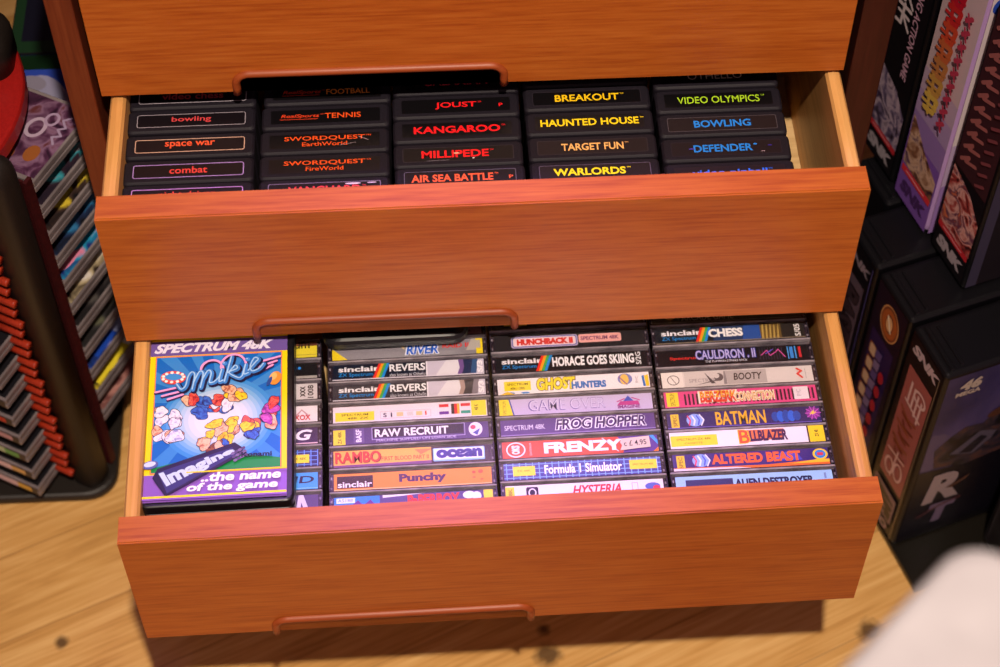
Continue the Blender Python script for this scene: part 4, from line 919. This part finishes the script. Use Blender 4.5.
def upB(s, w, h):
    s.rect(2, 2, w-2, h-2, '#c8aeb4').rect(2, 2, w-2, 62, '#7c52a8').rect(2, 62, w-2, 84, '#9272b0').rect(2, 84, w-2, 104, '#a88cb8').rect(2, 104, w-2, 124, '#b89eb6')
    s.poly([(3.4, 34), (w-3.4, 30), (w-3.4, 50), (w*0.5, 62), (3.4, 80)], art_noise('brawl_art', ['#3a2430', '#8a5a40', '#d0a890', '#5a3a58'], 70))
    s.rr(4, 26, w-4, 32, 1.2, '#d83440').stroke([(10, 29), (18, 29.3), (26, 28.7), (34, 29.1)], 1.2, '#e89aa0').text('SNK', 7, 10, w-6, 21, '#4a2a60', 0.06, 0.2)
    cols = ['#c01c30', '#c82a2c', '#d04a30', '#c8643a', '#c07a44', '#c89448', '#d8b050']
    for k, c in enumerate(cols):
        y = 192-k*15.5
        s.stroke([(11, y+8), (24, y+12), (22, y), (12, y-3)], 4.2, c).stroke([(14, y+12), (17, y-4)], 3.4, c).stroke([(9, y+2), (25, y+5)], 2.6, c)
    for k in range(9): s.stroke([(31, 190-k*11.5), (37, 196-k*11.5)], 3.2, '#b83a54').stroke([(32, 196-k*11.5), (36, 188-k*11.5)], 2.2, '#b83a54')
def covB(c, d, h):
    c.rect(2, 2, d-2, h-2, '#d8c8cc').rect(2, 2, d-2, 50, '#9a78b8').rect(2, 50, d-2, 90, '#b8a0c4')
    c.ell(12, 212, 9, 8, '#2a4ab0').ell(18, 110, 10, 6, '#5a4a48').ell(30, 106, 7, 4, '#6a5a58').ell(34, 170, 10, 8, '#4a4448').ell(36, 182, 6, 4, '#b05048').ell(36, 150, 4, 4, '#c08840')
def upC(s, w, h):
    bottom_art(s, w, h, 'flame_art', ['#3a1418', '#a03a38', '#d8a098', '#5a2a48', '#c86a48'])
    s.rect(3.4, 86, w-3.4, h-3.4, '#3a1e24')
    for k in range(11): y = 94+k*11.5; s.stroke([(8, y), (16, y+8), (13, y+2), (24, y+7)], 2.8, '#9a5a58')
    for k in range(12): s.stroke([(29, 90+k*10.6), (37, 96+k*10.6)], 2.4, '#7a3e44')
def covC(c, d, h): c.rect(2, 2, d-2, h-2, '#1c161c').rect(2, 2, 10, h-2, '#3a3448').ell(60, 40, 20, 10, '#2a2028')
def upD(s, w, h):
    s.rect(3.4, 3.4, w-3.4, h-3.4, '#181218').poly([(6, 14), (w-6, 40), (w-6, 58), (8, 30)], '#b07848').poly([(8, 30), (w-6, 60), (w-8, 70), (10, 38)], '#5a3a58').ell(16, 52, 8, 6, '#c8a868')
snk_box((0.5558, 0.0705), UZ, 0.0455, 0.225, 0.15, BK, 'black boxed game with pale spine characters, left one of the upper row', upA, None, GU)
snk_box((0.5723, 0.0186), UZ, 0.0460, 0.225, 0.15, flat('#a888bc', 0.35), 'white and violet boxed game with red-to-yellow lettering, middle of the upper row', upB, covB, GU, round_=0.008)
snk_box((0.5899, -0.0335), UZ, 0.0455, 0.225, 0.15, BK, 'dark boxed game with brownish red spine lettering, right one of the upper row', upC, covC, GU)
snk_box(Vector((0.5899, -0.0335, 0))+Mv*0.0673+Rv*0.0651, UZ, 0.044, 0.225, 0.11, BK, 'dark boxed game with tan and plum picture strip at the right picture edge', upD, None, GU)

# ================================================================= white table in the foreground
TBZ = 0.385
tm = Tr((0.3765, -0.5655, 0)) @ Matrix.Rotation(math.radians(223.4), 4, 'Z')
tb = empty('white_table', Tr((0.366, -0.95, ZF))); tag(tb, 'blurred white table with rounded corner, close in the lower right foreground', 'table')
ti = Tr((-0.366, 0.95, -ZF))
WH = speckle('white_laminate', '#989398', '#a09ba0', 40, 0.5, 0.2)
bm = bmesh.new(); slab(bm, rrect(0, 0.50, 0, 0.50, 0.015, 8), -0.028, 0, 0.004)
obj('tabletop', bm, WH, tb, mat4=ti @ Tr((0, 0, TBZ)) @ tm)
for lx, ly in ((0.06, 0.06), (0.43, 0.06), (0.06, 0.43), (0.43, 0.43)):
    bm = bmesh.new(); tube(bm, [(lx, ly, ZF), (lx, ly, TBZ-0.029)], 0.016, n=14)
    obj('leg', bm, WH, tb, mat4=ti @ tm, smooth=True)

# ================================================================= light
def look(o, target):
    d = Vector(target) - o.location; o.rotation_euler = d.to_track_quat('-Z', 'Y').to_euler()
def area(name, loc, tgt, size, power, col, sy=None, spread=None):
    l = bpy.data.lights.new(name, 'AREA'); l.size = size; l.energy = power; l.color = col
    if sy: l.shape = 'RECTANGLE'; l.size_y = sy
    if spread: l.spread = spread
    o = bpy.data.objects.new(name, l); COL.objects.link(o); o.location = loc; look(o, tgt); return o
key = bpy.data.lights.new('ceiling_lamp', 'SPOT'); key.energy = 258; key.color = (1.0, 0.84, 0.68); key.spot_size = math.radians(39); key.spot_blend = 1.0; key.shadow_soft_size = 0.03
ko = bpy.data.objects.new('ceiling_lamp', key); COL.objects.link(ko); ko.location = (0.32, -1.05, 1.90); look(ko, (0.24, -0.16, -0.2))
vl = bpy.data.lights.new('violet_lamp', 'SPOT'); vl.energy = 135; vl.color = (0.62, 0.30, 1.0); vl.spot_size = math.radians(18); vl.spot_blend = 1.0; vl.shadow_soft_size = 0.18
vo = bpy.data.objects.new('violet_lamp', vl); COL.objects.link(vo); vo.location = (0.12, 0.36, 1.40); look(vo, (0.25, -0.19, -0.10))
area('low_fill', (0.15, -1.75, 0.75), (0.24, -0.1, -0.1), 0.9, 4.5, (1.0, 0.78, 0.66))
wd = bpy.data.worlds.new('room_light'); wd.use_nodes = True; sc.world = wd
wd.node_tree.nodes['Background'].inputs[0].default_value = (0.72, 0.36, 0.46, 1); wd.node_tree.nodes['Background'].inputs[1].default_value = 0.26

# ================================================================= camera (fitted to the photograph)
cam = bpy.data.cameras.new('camera'); co = bpy.data.objects.new('camera', cam); COL.objects.link(co)
yaw, pitch, roll = 0.046471, 0.936598, -0.001621
f = Vector((math.sin(yaw)*math.cos(pitch), math.cos(yaw)*math.cos(pitch), -math.sin(pitch)))
rt = Vector((math.cos(yaw), -math.sin(yaw), 0)); up = rt.cross(f)
r2 = rt*math.cos(roll) + up*math.sin(roll); u2 = -rt*math.sin(roll) + up*math.cos(roll)
co.matrix_world = Matrix(((r2.x, u2.x, -f.x, 0.216218), (r2.y, u2.y, -f.y, -0.859315), (r2.z, u2.z, -f.z, 0.894971), (0, 0, 0, 1)))
cam.sensor_width = 36; cam.lens = 1902.0*36/1000
cam.clip_start = 0.05
cam.dof.use_dof = True; cam.dof.focus_distance = 1.25; cam.dof.aperture_fstop = 6.5
sc.camera = co
